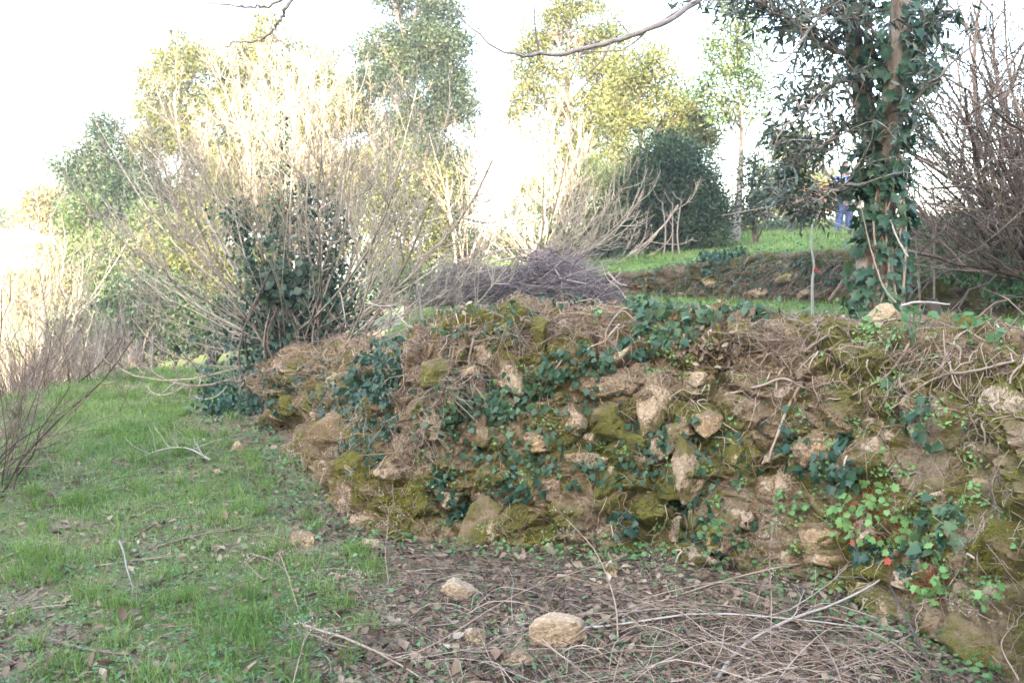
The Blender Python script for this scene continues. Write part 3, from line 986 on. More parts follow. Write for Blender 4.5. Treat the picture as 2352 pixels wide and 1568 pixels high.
blob_tree("laurel_bush", "tall yellow green sunlit bush filling the gap right of the coppiced shrub", "bush", (940, 640), 18,
          [(930, 400, 60, 60), (990, 440, 44, 60), (900, 480, 84, 70), (970, 530, 66, 70), (880, 570, 90, 60), (960, 600, 80, 44), (1020, 560, 24, 50)], 'ever_gold', 1.2, .08, 20, group=None, sig=.17)
blob_tree("laurel_bush", "yellow green sunlit bush seen through the left side of the coppiced shrub", "bush", (480, 740), 20,
          [(470, 560, 100, 70), (560, 600, 90, 80), (390, 620, 80, 70), (480, 670, 120, 60), (590, 690, 90, 60), (330, 660, 60, 60)], 'ever_gold', 1.2, .085, 21, sig=.17)
blob_tree("shady_bush", "dark blue green bush in shade behind the grey saplings", "bush", (380, 790), 18,
          [(300, 700, 80, 70), (380, 700, 70, 60), (450, 725, 70, 50), (230, 740, 70, 60), (340, 750, 70, 50), (420, 770, 100, 40), (530, 750, 70, 50), (180, 770, 60, 50)], 'ever_dark', 1.7, .075, 22, sig=.16, gaps=.06)
blob_tree("straw_bush", "pale straw coloured sunlit bush in front of the white house at far left", "bush", (90, 720), 30,
          [(100, 440, 60, 60), (110, 490, 50, 40), (150, 500, 50, 60), (140, 570, 56, 60), (60, 665, 60, 40), (150, 600, 60, 70), (90, 680, 100, 60)], 'pale_bush', .9, .12, 23, 'shrub_bark', sig=.22)
blob_tree("round_bush", "round mid green bush with sunlit leaves below the dark pointed evergreen", "bush", (200, 640), 24,
          [(205, 470, 44, 34), (180, 520, 40, 40), (215, 560, 50, 44), (170, 590, 40, 40)], 'ever_mid', 1.0, .10, 24, sig=.17)
blob_tree("privet_bush", "loose green bush growing through the pale bare shrub", "bush", (1290, 590), 19.5,
          [(1340, 430, 60, 60), (1300, 500, 70, 50), (1380, 490, 40, 50), (1260, 560, 70, 36), (1360, 560, 60, 30), (1210, 540, 40, 30)], 'ever_mid', .9, .07, 25, sig=.15)
blob_tree("low_bush", "low shaded dark bush beside the white gap of sky, left of pale bare shrub", "bush", (1100, 600), 21,
          [(1080, 555, 50, 30), (1130, 560, 50, 30), (1100, 590, 60, 20)], 'ever_dark', 1.2, .075, 26, sig=.15)
blob_tree("low_bush", "low grey green bush at the left foot of the big dark bush", "bush", (1375, 590), 18.5,
          [(1370, 560, 36, 24), (1400, 570, 30, 20), (1340, 575, 34, 18)], 'grey_bush', 1.2, .06, 27, sig=.12)
blob_tree("far_bush", "yellow sunlit bush far behind the narrow leaved tree and the person", "bush", (1845, 470), 40,
          [(1830, 330, 60, 40), (1870, 380, 80, 50), (1800, 400, 60, 50), (1850, 440, 90, 36), (1940, 420, 60, 40)], 'ever_gold', .8, .14, 28, sig=.28)
blob_tree("orange_patch_bush", "low leafy stand-in for a sunlit orange patch on the skyline left of the person", "bush", (1850, 490), 33,
          [(1830, 465, 50, 22), (1890, 462, 50, 24), (1790, 470, 30, 18)], 'rusty', 1.1, .11, 29, sig=.2)  # bush shape added where only a sunlit orange patch was made out
blob_tree("hedge_bush", "grey green scrub on the grassy crest below the orange patch", "bush", (1850, 515), 25,
          [(1820, 505, 44, 18), (1880, 500, 50, 20), (1780, 515, 40, 16), (1660, 525, 34, 24)], 'grey_bush', 1.2, .09, 30, sig=.17)
blob_tree("shady_bush", "dark scrub beyond the right bank under the bare branched tree", "bush", (2230, 545), 10.5,
          [(2180, 520, 70, 30), (2260, 500, 70, 40), (2330, 480, 60, 60), (2120, 540, 50, 20), (2300, 550, 80, 30)], 'ivy_dark', 1.1, .055, 31, sig=.12, limbs=False)
blob_tree("far_bush", "hazy green tree beyond the white house at the left edge", "tree", (20, 700), 70,
          [(20, 505, 60, 30), (-40, 520, 60, 40)], 'ever_mid', .7, .25, 32, sig=.5)
blob_tree("far_bush", "sunlit low bushes on the skyline left of the bare pale shrub", "bush", (1040, 560), 38,
          [(1010, 520, 40, 30), (1060, 530, 44, 24)], 'ever_gold', 1.0, .14, 33, sig=.25)

blob_tree("hedge_bush", "mid green hedge filling the gap left of the sunlit bush, behind the grey saplings", "bush", (300, 760), 23,
          [(300, 560, 60, 60), (330, 620, 70, 60), (270, 650, 60, 50), (240, 600, 40, 50), (340, 520, 40, 50)], 'ever_mid', 1.2, .09, 34, sig=.18, gaps=.1)
blob_tree("hedge_bush", "dark shady undergrowth under the open crowned yellow green tree", "bush", (1450, 580), 24,
          [(1430, 500, 50, 50), (1400, 540, 50, 40), (1450, 560, 60, 30)], 'ever_dark', 1.4, .085, 35, sig=.17, gaps=.05)
blob_tree("hedge_bush", "sunlit scrub between the slender trunk and the dark cone shaped bush", "bush", (1700, 540), 26,
          [(1660, 500, 40, 30), (1710, 510, 40, 26), (1780, 500, 40, 30), (1640, 460, 24, 40)], 'ever_gold', 1.1, .085, 36, sig=.17)
blob_tree("hedge_bush", "dim green bush under the arching branches by the sapling on the ridge", "bush", (600, 780), 16,
          [(560, 720, 60, 50), (620, 740, 50, 40), (880, 660, 60, 40), (950, 650, 60, 34)], 'ever_dark', 1.3, .07, 37, sig=.15, gaps=.1)

# white house beyond the bushes at the left edge
hb = at(-20, 600, 62); hz = H1(hb[0], hb[1])
house = thing("white_house", "white house with a low pale roof half hidden by bushes, left edge", "house", (hb[0], hb[1], hz))


def box_mesh(name, lo, hi, mat, parent=None, bev=.0):
    bm = bmesh.new()
    bmesh.ops.create_cube(bm, size=1)
    for v in bm.verts:
        for a in range(3):
            v.co[a] = lo[a] + (v.co[a] + .5) * (hi[a] - lo[a])
    if bev:
        bmesh.ops.bevel(bm, geom=list(bm.edges), offset=bev, segments=2, affect='EDGES')
    me = bpy.data.meshes.new(name)
    bm.to_mesh(me); bm.free()
    me.materials.append(mat)
    o = bpy.data.objects.new(name, me)
    COL.objects.link(o)
    if parent: o.parent = parent; o.matrix_parent_inverse = Matrix.Translation(-parent.location)
    return o


M['render_white'] = plain("white_render", (.78, .74, .68))
M['roof_tile'] = plain("pale_roof_tiles", (.62, .48, .38))
M['glass_dark'] = plain("dark_window_glass", (.05, .06, .07), .2)
ht = at(0, 552, 62)[2]
box_mesh("wall", (hb[0] - 6, hb[1] - 2.5, hz - .2), (hb[0] + 2.1, hb[1] + 3, ht - .1), M['render_white'], house)
bm = bmesh.new()
x0, x1, y0, y1, e, rg = hb[0] - 6.5, hb[0] + 2.7, hb[1] - 3, hb[1] + 3.5, ht - .1, ht + .85
vs = [bm.verts.new(c) for c in [(x0, y0, e), (x1, y0, e), (x1, y1, e), (x0, y1, e), (x0 + 2, (y0 + y1) / 2, rg), (x1 - 2, (y0 + y1) / 2, rg),
                                (x0, y0, e - .2), (x1, y0, e - .2), (x1, y1, e - .2), (x0, y1, e - .2)]]
for f in [(0, 1, 5, 4), (1, 2, 5), (2, 3, 4, 5), (3, 0, 4), (6, 7, 1, 0), (7, 8, 2, 1), (8, 9, 3, 2), (9, 6, 0, 3), (9, 8, 7, 6)]:
    bm.faces.new([vs[k] for k in f])
me = bpy.data.meshes.new("roof"); bm.to_mesh(me); bm.free(); me.materials.append(M['roof_tile'])
ro = bpy.data.objects.new("roof", me); COL.objects.link(ro); ro.parent = house; ro.matrix_parent_inverse = Matrix.Translation(-house.location)
wz = ht - 1.9
box_mesh("window", (hb[0] + .2, hb[1] - 2.56, wz), (hb[0] + 1.2, hb[1] - 2.48, wz + 1.1), M['glass_dark'], house)

# ------------------------------------------------------------------ bare shrubs
def coppice(name, label, cat, base, dep, fans, mat, seed, group=None, n_sub=2, L_k=1.0, R=.022, nch=(4, 6), ratio=.42, up=.5, spread=.75, jitter=.25, wig=.09, z=None, part="branches", zoff=0.0, tipf=.4, drop=.05, cstart=.22, loc=None, dj=.06, rmin=.0016, late=False, low=.75):
    """many stems rising from one stool; fans = (px, py, count): where groups of stems end in the photo"""
    r = rng(seed)
    b = at(base[0], base[1], dep) if loc is None else np.array(loc, float)
    b[2] = (H1(b[0], b[1]) if z is None else z) + zoff
    root = thing(name, label, cat, b, group)
    T = Tubes(); tips = []
    for (px, py, cnt) in fans:
        for _ in range(cnt):
            dy = r.normal(0, jitter) * dep * .12
            e = at(px + r.normal(0, 26), py + r.normal(0, 26), dep + dy)
            s = b + np.array([r.normal(0, .12), r.normal(0, .12), -.05])
            v = e - s
            L = np.linalg.norm(v) * r.uniform(.8, 1.08) * L_k
            d0 = nrm(nrm(v) * 1.0 - np.array([0, 0, up * low]) + r.normal(0, dj, 3))
            grow(T, r, s, d0, L, R * r.choice([.55, .8, 1.1, 1.7], p=[.36, .36, .22, .06]) * (L / 2.5) ** .5, n_sub, tips, up, wig, nch, ratio, spread, 6, 9, tipf, cstart, rmin=rmin, late=late)
    T.build(part, M[mat], root)
    return root, tips


BS = "bare shrubs in winter sun and shade"
big, big_tips = coppice("coppiced_shrub", "huge bare coppiced shrub fanning out from an ivy smothered stool", "shrub", (695, 830), 9.5,
    [(250, 420, 4), (330, 330, 6), (420, 260, 7), (500, 220, 7), (580, 190, 8), (660, 180, 8), (740, 170, 8), (820, 190, 8), (890, 240, 8), (950, 300, 7), (990, 380, 6), (1010, 470, 5), (340, 540, 5), (300, 650, 3), (440, 420, 6), (560, 380, 6), (700, 360, 8),
     (820, 400, 8), (920, 520, 6), (985, 500, 3), (620, 500, 5), (760, 480, 5), (320, 720, 2), (1020, 560, 3), (450, 560, 4)],
    'shrub_bark', 51, BS, 2, 1.12, .013, (10, 14), .24, .62, .95, .9, .09, cstart=.55, rmin=.0021, late=True, low=.62)
sh2, _ = coppice("bare_shrub", "pale sunlit bare shrub with upswept candelabra twigs in front of the dark bush", "shrub", (1235, 590), 18,
    [(1180, 380, 3), (1210, 310, 4), (1250, 300, 5), (1300, 330, 4), (1270, 400, 4), (1330, 390, 4), (1380, 400, 3), (1430, 440, 4), (1450, 470, 3), (1400, 520, 3), (1330, 480, 3), (1140, 480, 3), (1100, 500, 2), (1180, 450, 3)],
    'shrub_bark', 52, BS, 2, 1.22, .022, (8, 11), .32, .7, .85, .5, cstart=.35, late=True, low=.65)
sh3, _ = coppice("bare_shrub", "small reddish bare shrub with stubby upright twigs against the sky gap", "shrub", (1065, 600), 17,
    [(1040, 380, 2), (1060, 330, 3), (1090, 310, 3), (1110, 400, 2), (1030, 350, 1)], 'red_bark', 53, BS, 2, 1.0, .018, (5, 8), .3, .6, .8, .3, cstart=.45, late=True)
sh4, _ = coppice("bare_shrub", "bare shrub at the left edge, sunlit upper twigs glowing pale orange", "shrub", (40, 880), 14,
    [(-20, 500, 5), (20, 520, 6), (60, 540, 6), (100, 580, 6), (130, 630, 6), (160, 670, 5), (175, 720, 4), (60, 640, 5), (10, 640, 5), (110, 720, 4), (-40, 560, 5)], 'shrub_bark', 54, BS, 2, 1.12, .014, (6, 9), .36, .6, .9, .6, .12, dj=.12, cstart=.35, late=True, low=.6)
sh5, _ = coppice("bare_shrub", "dark purplish bare shrub nearest the camera at the left edge", "shrub", (-60, 1130), 6.2,
    [(30, 720, 3), (90, 760, 3), (150, 800, 3), (190, 850, 3), (140, 930, 3), (60, 860, 4), (0, 760, 3), (100, 1010, 3), (-40, 700, 3), (180, 780, 2), (60, 960, 3)], 'brown_twig', 55, BS, 2, 1.0, .010, (4, 7), .45, .25, .8, .7, .12)
sh6, _ = coppice("bare_tree", "bare many stemmed tree at the right edge with dark arching branches", "tree", (2390, 640), 8.6,
    [(2080, 260, 4), (2120, 120, 5), (2170, 40, 5), (2230, 0, 6), (2290, -60, 6), (2340, -100, 6), (2400, -60, 6), (2150, 330, 5), (2230, 240, 6), (2300, 160, 6), (2360, 120, 6), (2130, 430, 4), (2220, 400, 5), (2300, 330, 6), (2100, 500, 3), (2450, 60, 4), (2240, 330, 5), (2330, 240, 6), (2280, 430, 3), (2360, 0, 5), (2140, 220, 4), (2180, 300, 5), (2260, 160, 5), (2090, 380, 3), (2320, 400, 5), (2180, -160, 5), (2260, -220, 6), (2340, -240, 6), (2420, -200, 5), (2100, -40, 4), (2060, 200, 3), (2290, 340, 5), (2350, 330, 5), (2200, 420, 5), (2190, 180, 4), (2270, 60, 4)],
    'brown_twig', 56, None, 2, 1.15, .014, (5, 8), .45, -.04, .9, .9, .19, dj=.34, cstart=.3)
SP = "thin leafless saplings on the left field"
SAP = [(252, 880, 12.2, 700, 'grey_twig', "grey twiggy sapling standing by itself before the dark shady bush"), (208, 880, 12.8, 720, 'grey_twig', "grey twiggy sapling on the left edge of its row, close to the sunlit bare shrub"),
       (290, 870, 13, 690, 'grey_twig', "grey twiggy sapling with the densest twigs, right of its row"), (120, 900, 12.5, 760, 'brown_twig', "brown twiggy sapling in the purple scrub at the left"),
       (275, 935, 9.6, 850, 'brown_twig', "short dark brown leafless sapling in the middle of the left grass"), (535, 820, 12.5, 700, 'grey_twig', "thin grey sapling on the grass ridge left of the coppiced shrub"),
       (160, 915, 11.6, 730, 'brown_twig', "brown twiggy sapling hiding behind the near purplish shrub"), (60, 940, 11, 780, 'brown_twig', "tangled brown sapling at the left edge below the glowing shrub"),
       (340, 840, 14, 740, 'grey_twig', "grey twiggy sapling before the far end of the left grass")]
for j, (px, py, dp_, ty, mt, lab) in enumerate(SAP):
    coppice("sapling", lab, "sapling", (px, py), dp_, [(px - 30, ty + 10, 3), (px + 20, ty, 4), (px + 40, ty + 50, 2), (px - 45, ty + 70, 2)] if j != 4 else [(px - 8, ty, 1), (px + 8, ty, 1)], mt, 60 + j, SP, 2, 1, .012, (4, 7), .4, .4, .7, .3, wig=.1)
# purple scrub below the edge of the left field: a mass of thin stems
T = Tubes(); r = rng(70)
for _ in range(300):
    px, dp_ = r.uniform(-60, 300), r.uniform(13, 17)
    b = at(px, 900, dp_); b[2] = H1(b[0], b[1])
    grow(T, r, b, nrm([r.normal(0, .3), r.normal(0, .3), 1]), r.uniform(.4, 1.1), .007, 1, None, .3, .16, (4, 7), .45, .8, 3, 6)
tag(T.build("scrub", M['brown_twig']), "purplish grey leafless scrub beyond the left field", "scrub", None, "stuff")
ST = "slender pale stems before the dark bush"
for j, (px, py, ty, dp_, lab) in enumerate([(1524, 575, 465, 18.6, "slender pale stem before the dark bush, leftmost of three"), (1545, 572, 468, 18.8, "slender pale stem before the dark bush, between two others"), (1562, 570, 460, 18.7, "slender pale stem before the dark bush, nearest the slender tree"),
                                             (1676, 545, 360, 21.5, "thin brown pole like trunk close beside the slender tree")]):
    b = at(px, py, dp_); b[2] = H1(b[0], b[1]) - .05
    e = at(px - 3 + 3 * j, ty, dp_)
    root = thing("sapling", lab, "sapling", b, ST if j < 3 else None)
    T = Tubes(); r = rng(90 + j)
    P = poly_tube([b, (b + e) / 2 + r.normal(0, .03, 3), e], 9)
    T.add(P, np.linspace(.020, .009, 9), 6)
    for k in range(4):
        grow(T, r, P[5 + k % 4], nrm([r.normal(), r.normal(), .8]), .35, .008, 1, None, .4, .1, (2, 3), .5, .8, 4, 5)
    T.build("stem", M['grey_twig' if j < 3 else 'brown_twig'], root)
# thin saplings on the near terrace
TS = "thin saplings on the near terrace"
for j, (pts, dp_, mt, lab) in enumerate([([(1868, 722), (1866, 650), (1870, 610), (1864, 560), (1868, 480), (1870, 390)], 6.6, 'pale_twig', "thin pale upright sapling with a red mark, left of the ivy trunk"),
        ([(975, 752), (966, 700), (958, 660), (962, 600), (950, 520)], 7.9, 'grey_twig', "thin crooked grey sapling right of the coppiced shrub"),
        ([(2150, 640), (2146, 560), (2152, 500), (2140, 420), (2146, 340)], 8.2, 'brown_twig', "thin brown sapling on the terrace right of the ivy trunk"),
        ([(2118, 650), (2108, 570), (2100, 500), (2106, 450)], 8.4, 'brown_twig', "thin leaning brown sapling closest to the ivy trunk on its right"),
        ([(885, 735), (905, 650), (900, 600)], 8.6, 'grey_twig', "thin short grey sapling on the grass near the ivy stool")]):
    W_ = [at(px, py, dp_) for px, py in pts]
    W_[0][2] = H1(W_[0][0], W_[0][1]) - .02
    root = thing("sapling", lab, "sapling", W_[0], TS)
    P = poly_tube(W_, 14)
    T = Tubes(); r = rng(110 + j)
    T.add(P, np.linspace(.012, .004, 14), 5)
    for k in range(5):
        grow(T, r, P[r.integers(5, 13)], nrm([r.normal(), r.normal(), .6]), .22, .003, 1, None, .4, .1, (1, 3), .5, .8, 3, 5)
    T.build("stem", M[mt], root)
    if j == 0:
        V, Tt = leaves(np.array([P[4] + [.006, -.012, 0]]), [[.3, -.2, .9]], [[.2, -1, .2]], .035, .04, ROUND)
        build_leaves("berry", [(V, Tt)], M['gerred'], root)

# ------------------------------------------------------------------ ivy on the coppiced shrub
def ivy_cloud(r, centers, sig, n, size, shape=IVYS, face=None):
    k = r.integers(0, len(centers), n)
    C = centers[k] + r.normal(0, 1, (n, 3)) * sig
    out = nrm(r.normal(0, 1, (n, 3)) + np.array([0, -.9, .6]))
    D = nrm(r.normal(0, .6, (n, 3)) + np.array([0, -.35, -.75]))
    L = size * r.uniform(.55, 1.35, n)
    return leaves(C, D, out, L, L * .95, shape)


r = rng(130)
pts = []
for P, d_, dep_ in big_tips:
    if dep_ == 2:
        m = P[:, 2] < 2.35
        f = P[m]
        k = (f[:, 0] > -3.0) & (f[:, 0] < -1.35)
        if len(f):
            pts += list(f[k])
pts = np.array(pts)
w = np.clip((2.5 - pts[:, 2]) / 1.9, .05, 1)
sel = pts[r.random(len(pts)) < w]
core = np.array([-2.25, 9.45, .45]) + np.stack([r.normal(0, .30, 500), r.normal(0, .26, 500), np.abs(r.normal(0, .42, 500))], -1)
ivy1 = thing("climbing_ivy", "dense dark ivy swallowing the stool and lower stems of the big coppiced shrub", "ivy", (-2.25, 9.45, .5))
strip = at(640, 430, 9.5)
strips = np.concatenate([np.linspace(at(650, 700, 9.4), at(640, 300, 9.5), 60), np.linspace(at(760, 700, 9.3), at(775, 470, 9.4), 40), np.linspace(at(600, 650, 9.4), at(540, 480, 9.5), 40), np.linspace(at(720, 650, 9.4), at(705, 420, 9.5), 40)])
build_leaves("leaves", [ivy_cloud(r, core, .09, 3600, .048), ivy_cloud(r, sel, .045, 3000, .04), ivy_cloud(r, strips, .08, 3300, .045)], M['ivy_dark'], ivy1)
T = Tubes()
for k in range(26):
    a = core[r.integers(0, 500)] * np.array([1, 1, 0]) + np.array([0, -.25, .35])
    T.add(poly_tube([a, a + [r.normal(0, .15), -.1, .5], a + [r.normal(0, .25), 0, 1.2]], 8), np.linspace(.014, .006, 8), 5)
T.build("vine", M['brown_twig'], ivy1)
# young green leaves at the front of the stool
r = rng(131)
c = np.array([at(640 + r.normal(0, 40), 640 + r.normal(0, 30), 8.9) for _ in range(30)])
fig = thing("leafy_shoot", "pale green leafy shoot in front of the ivy on the coppiced shrub", "shoot", at(655, 700, 8.95))
b0 = at(660, 740, 9.0)
T = Tubes()
for q in c[:12]:
    T.add(poly_tube([b0, (b0 + q) / 2 + r.normal(0, .04, 3), q], 6), np.linspace(.006, .002, 6), 4)
T.build("stem", M['grey_twig'], fig)
build_leaves("leaves", [ivy_cloud(r, c, .06, 230, .085, LANCE)], M['grey_bush'], fig)
# ivy mat spilling left from the stool over the bank
r = rng(132)
mat_c = np.array([on_ground(px, py) + [0, 0, .04] for px, py in zip(r.uniform(455, 690, 260), r.uniform(855, 960, 260))])
ivy_b = thing("ivy_patch", "dark ivy mat spilling over the bank at the foot of the coppiced shrub", "ivy", mat_c[0])
build_leaves("leaves", [ivy_cloud(r, mat_c, .07, 2600, .05)], M['ivy_dark'], ivy_b)

# ------------------------------------------------------------------ the ivy clad tree on the wall top
TD = 5.55
tb = at(2008, 712, TD)
tb[2] = FA.find(2008, 708)[0][2] - .05
tree = thing("ivy_clad_tree", "fork stemmed tree with peeling pale bark wrapped in ivy on the wall top", "tree", tb)
T = Tubes()


def px_line(pts, n=12, dz=0.0):
    return poly_tube([at(a[0], a[1], (a[2] if len(a) > 2 else TD)) for a in pts], n)


r = rng(140)
m1 = px_line([(2008, 720), (2012, 640), (2018, 540), (2022, 450), (2020, 370)], 22)
T.add(m1 + r.normal(0, .004, m1.shape), np.linspace(.115, .085, 22), 12)
stemA = px_line([(2018, 400), (2004, 320), (1978, 200), (1962, 100), (1950, 0), (1935, -120), (1900, -300), (1840, -480)], 26)
stemB = px_line([(2024, 400), (2042, 300, 5.42), (2058, 180, 5.3), (2066, 80, 5.25), (2072, -20, 5.25), (2090, -150, 5.3), (2120, -340), (2130, -520)], 26)
T.add(stemA, np.linspace(.062, .036, 26), 10)
T.add(stemB, np.linspace(.075, .04, 26), 10)
low = px_line([(1990, 712), (1984, 650), (1980, 590), (1990, 530)], 10)
T.add(low, np.linspace(.05, .03, 10), 7)
limbs = [
    [(1960, 130), (1900, 110, 5.4), (1850, 70, 5.3), (1800, 40, 5.2), (1740, 0, 5.1)],
    [(2000, 60, 5.4), (1900, 30, 5.2), (1810, 130, 5.0), (1740, 135, 4.9)],
    [(1950, -60), (1800, -90, 5.2), (1650, -30, 5.0), (1560, 30, 4.8), (1460, 78, 4.7), (1380, 103, 4.7), (1300, 122, 4.65), (1220, 129, 4.6), (1150, 115, 4.6), (1090, 75, 4.6), (1042, 12, 4.6)],
    [(1985, 260), (1930, 300, 5.4), (1880, 340, 5.3), (1820, 400, 5.2)],
    [(1975, 180), (1920, 190, 5.4), (1860, 240, 5.2), (1800, 300, 5.1), (1770, 350, 5.1)],
    [(2062, 150), (2110, 110, 5.4), (2150, 60, 5.3), (2200, 20, 5.3)],
    [(2010, 420, 5.5), (1930, 430, 5.3), (1860, 470, 5.2), (1800, 470, 5.1)],
    [(1960, 60), (1940, -20, 5.3), (1880, 40, 5.2), (1830, 20, 5.1), (1760, -20, 5.0)],
    [(2030, 330), (2090, 250, 5.3), (2150, 180, 5.2), (2250, 90, 5.1), (2330, 0, 5.0)],
    [(1900, -300), (1500, -330, 5.0), (1100, -260, 4.7), (820, -120, 4.5), (672, 0, 4.4), (650, 40, 4.4), (622, 75, 4.4), (580, 95, 4.4), (505, 104, 4.4)],
    [(1100, -260, 4.7), (880, -120, 4.6), (640, 4, 4.5), (580, 13, 4.5), (500, 10, 4.5), (440, -4, 4.5)],
]
lim = []
boughs = []
for q, pts in enumerate(limbs):
    P = px_line([p if len(p) > 2 else (p[0], p[1], TD) for p in pts], 44 if q in (2, 9, 10) else 18)
    P[1:] += r.normal(0, .006, (len(P) - 1, 3))
    R0 = {0: .020, 1: .012, 2: .022, 9: .018, 10: .011, 8: .014}.get(q, .013)
    B = Tubes(); B.add(P, np.linspace(R0, .0030, len(P)) * (1 + .10 * np.sin(np.arange(len(P)) * 2.1 + q)), 7)
    boughs.append(B)
    lim.append(P)
subs = [([(1600, 0, 4.85), (1500, 60, 4.75), (1438, 112, 4.7), (1390, 117, 4.68), (1300, 118, 4.66), (1265, 100, 4.66)], .006), ([(1405, 95, 4.7), (1388, 130, 4.68), (1360, 160, 4.66), (1320, 190, 4.66), (1270, 200, 4.66)], .007),
        ([(1240, 128, 4.62), (1230, 70, 4.62), (1228, 0, 4.62), (1232, -60, 4.62)], .006), ([(1450, 84, 4.7), (1430, 60, 4.7), (1410, 40, 4.7)], .005), ([(1205, 125, 4.6), (1190, 118, 4.6), (1175, 105, 4.6)], .004),
        ([(624, 75, 4.4), (640, 92, 4.4), (660, 102, 4.4), (694, 96, 4.4)], .004), ([(650, 40, 4.4), (635, 35, 4.4), (622, 30, 4.4)], .003), ([(600, 88, 4.4), (580, 80, 4.4), (560, 70, 4.4)], .0025),
        ([(560, 14, 4.5), (540, 6, 4.5), (520, -6, 4.5)], .004), ([(470, 4, 4.5), (450, 14, 4.5), (430, 12, 4.5)], .003)]
for q, (pts, R0) in enumerate(subs):
    P = px_line(pts, 10)
    boughs[2 if q < 5 else 9 if q < 8 else 10].add(P, np.linspace(R0, .002, 10), 5)
# leafy twigs
LC, LD, LN, LL = [], [], [], []
zones = [(1845, 60, 110, 60, 54), (1700, 20, 90, 30, 20), (1600, 10, 90, 22, 12), (1900, 160, 80, 70, 34), (1830, 220, 70, 50, 24), (1780, 310, 40, 40, 22), (1790, 430, 50, 50, 26), (1850, 520, 60, 30, 12), (1870, 320, 60, 60, 28), (1815, 420, 60, 60, 30), (1920, 440, 30, 50, 5), (2120, 40, 70, 50, 30), (2105, 170, 50, 60, 24), (2095, 300, 50, 50, 16), (1960, 20, 60, 50, 16), (1860, 480, 60, 30, 16),
         (2110, 90, 50, 80, 26), (2090, 220, 40, 70, 18), (2000, 40, 70, 60, 20), (1985, 250, 60, 80, 12), (2040, 330, 50, 50, 14), (2130, 380, 40, 60, 8), (1850, -60, 200, 60, 40), (2050, -80, 160, 70, 40), (2200, 60, 60, 50, 8)]
allL = np.concatenate(lim[:2] + lim[3:9] + [stemA, stemB])
for (cx, cy_, rx, ry, n) in zones:
    for _ in range(n):
        a, q = r.uniform(0, 6.283), math.sqrt(r.random())
        e = at(cx + rx * q * math.cos(a), cy_ + ry * q * math.sin(a), TD - .15 + r.normal(0, .22))
        s = allL[np.argsort(((allL - e) ** 2).sum(1))[r.integers(0, 6)]]
        v = e - s
        if np.linalg.norm(v) > .9: s = e - nrm(v) * .6
        P = poly_tube([s, (s + e) / 2 + r.normal(0, .04, 3) + [0, 0, .03], e], 8)
        T.add(P, np.linspace(.0045, .0015, 8), 4)
        for k in range(2, 8):
            for sd in range(r.integers(1, 4)):
                t = nrm(P[k] - P[k - 1])
                LC.append(P[k] + r.normal(0, .012, 3)); LD.append(nrm(t * .5 + r.normal(0, .6, 3) + [0, -.1, -.25])); LN.append(nrm(r.normal(0, .7, 3) + [0, -.4, .5])); LL.append(r.uniform(.04, .085))
LL = np.array(LL)
T.build("trunk", M['peel_bark'], tree)
for B in boughs:
    B.build("bough", M['grey_twig'], tree)
build_leaves("crown", [leaves(np.array(LC), np.array(LD), np.array(LN), LL, LL * .25, LANCE)], M['olive'], tree)
# ivy climbing the fork stemmed tree
r = rng(150)
ivy2 = thing("climbing_ivy", "large leaved glossy ivy climbing the fork stemmed tree", "ivy", tb + np.array([0, -.14, .1]))
LC, LD, LN, LL = [], [], [], []
for P, R0, n, sd, size in ((m1, .125, 420, .04, .056), (stemA[:12], .07, 110, .05, .055), (stemB[:14], .07, 120, .05, .055), (np.linspace(at(2008, 430, TD), at(2008, 60, TD), 20), .05, 200, .06, .06),
                           (np.linspace(at(1965, 440, TD), at(1975, 240, TD), 12), .06, 26, .05, .06), (np.linspace(at(2120, 200, TD), at(2100, 0, TD), 12), .04, 50, .08, .07)):
    for _ in range(n):
        k = r.integers(0, len(P))
        a = r.uniform(math.pi * .95, math.pi * 2.05) if r.random() < .8 else r.uniform(0, 6.28)
        o = np.array([math.cos(a), math.sin(a), 0])
        LC.append(P[k] + o * (R0 + abs(r.normal(0, sd))) + [0, 0, r.normal(0, .05)])
        LD.append(nrm(o * .35 + [r.normal(0, .5), r.normal(0, .2), -.8 + r.normal(0, .4)])); LN.append(nrm(o + r.normal(0, .4, 3) + [0, 0, .45])); LL.append(size * r.uniform(.5, 1.55))
LL = np.array(LL)
build_leaves("leaves", [leaves(np.array(LC), np.array(LD), np.array(LN), LL, LL * .95, IVY)], M['ivy'], ivy2)
T = Tubes()
for k in range(9):
    x0 = r.normal(0, .07)
    P = m1[0] + np.array([x0, -.118, 0])
    pl = [P + [r.normal(0, .03), r.normal(0, .01), .28 * j] for j in range(6)]
    T.add(poly_tube(pl, 16), np.linspace(.009, .005, 16), 5)
for k in range(16):
    a = at(2000 + r.normal(0, 45), 380 + r.uniform(-340, 60), TD - .16); e = a + np.array([r.normal(0, .25), r.normal(0, .05), r.uniform(.2, .7)])
    T.add(poly_tube([a, (a + e) / 2 + r.normal(0, .05, 3), e], 8), np.linspace(.005, .002, 8), 4)
T.build("vine", M['tan_twig'], ivy2)
# leaning dead poles by the trunk
def stick(name, label, pts, R0, R1, mat, cat="stick", group=None, n=16, twigs=0, seed=0, knot=.15):
    """pts = world points"""
    P = poly_tube(pts, n)
    r = rng(seed + 900)
    P = P + r.normal(0, knot * R0, P.shape)
    T = Tubes()
    T.add(P, np.linspace(R0, R1, n) * r.uniform(.88, 1.12, n), 6)
    for k in range(twigs):
        j = r.integers(3, n - 1)
        t = nrm(P[j] - P[j - 1])
        grow(T, r, P[j], nrm(t + r.normal(0, .5, 3) + [0, 0, .3]), np.linalg.norm(P[-1] - P[0]) * r.uniform(.08, .25), R1 * .8, 1, None, .1, .12, (1, 3), .5, .8, 4, 5)
    o = T.build(name, M[mat])
    return tag(o, label, cat, group)


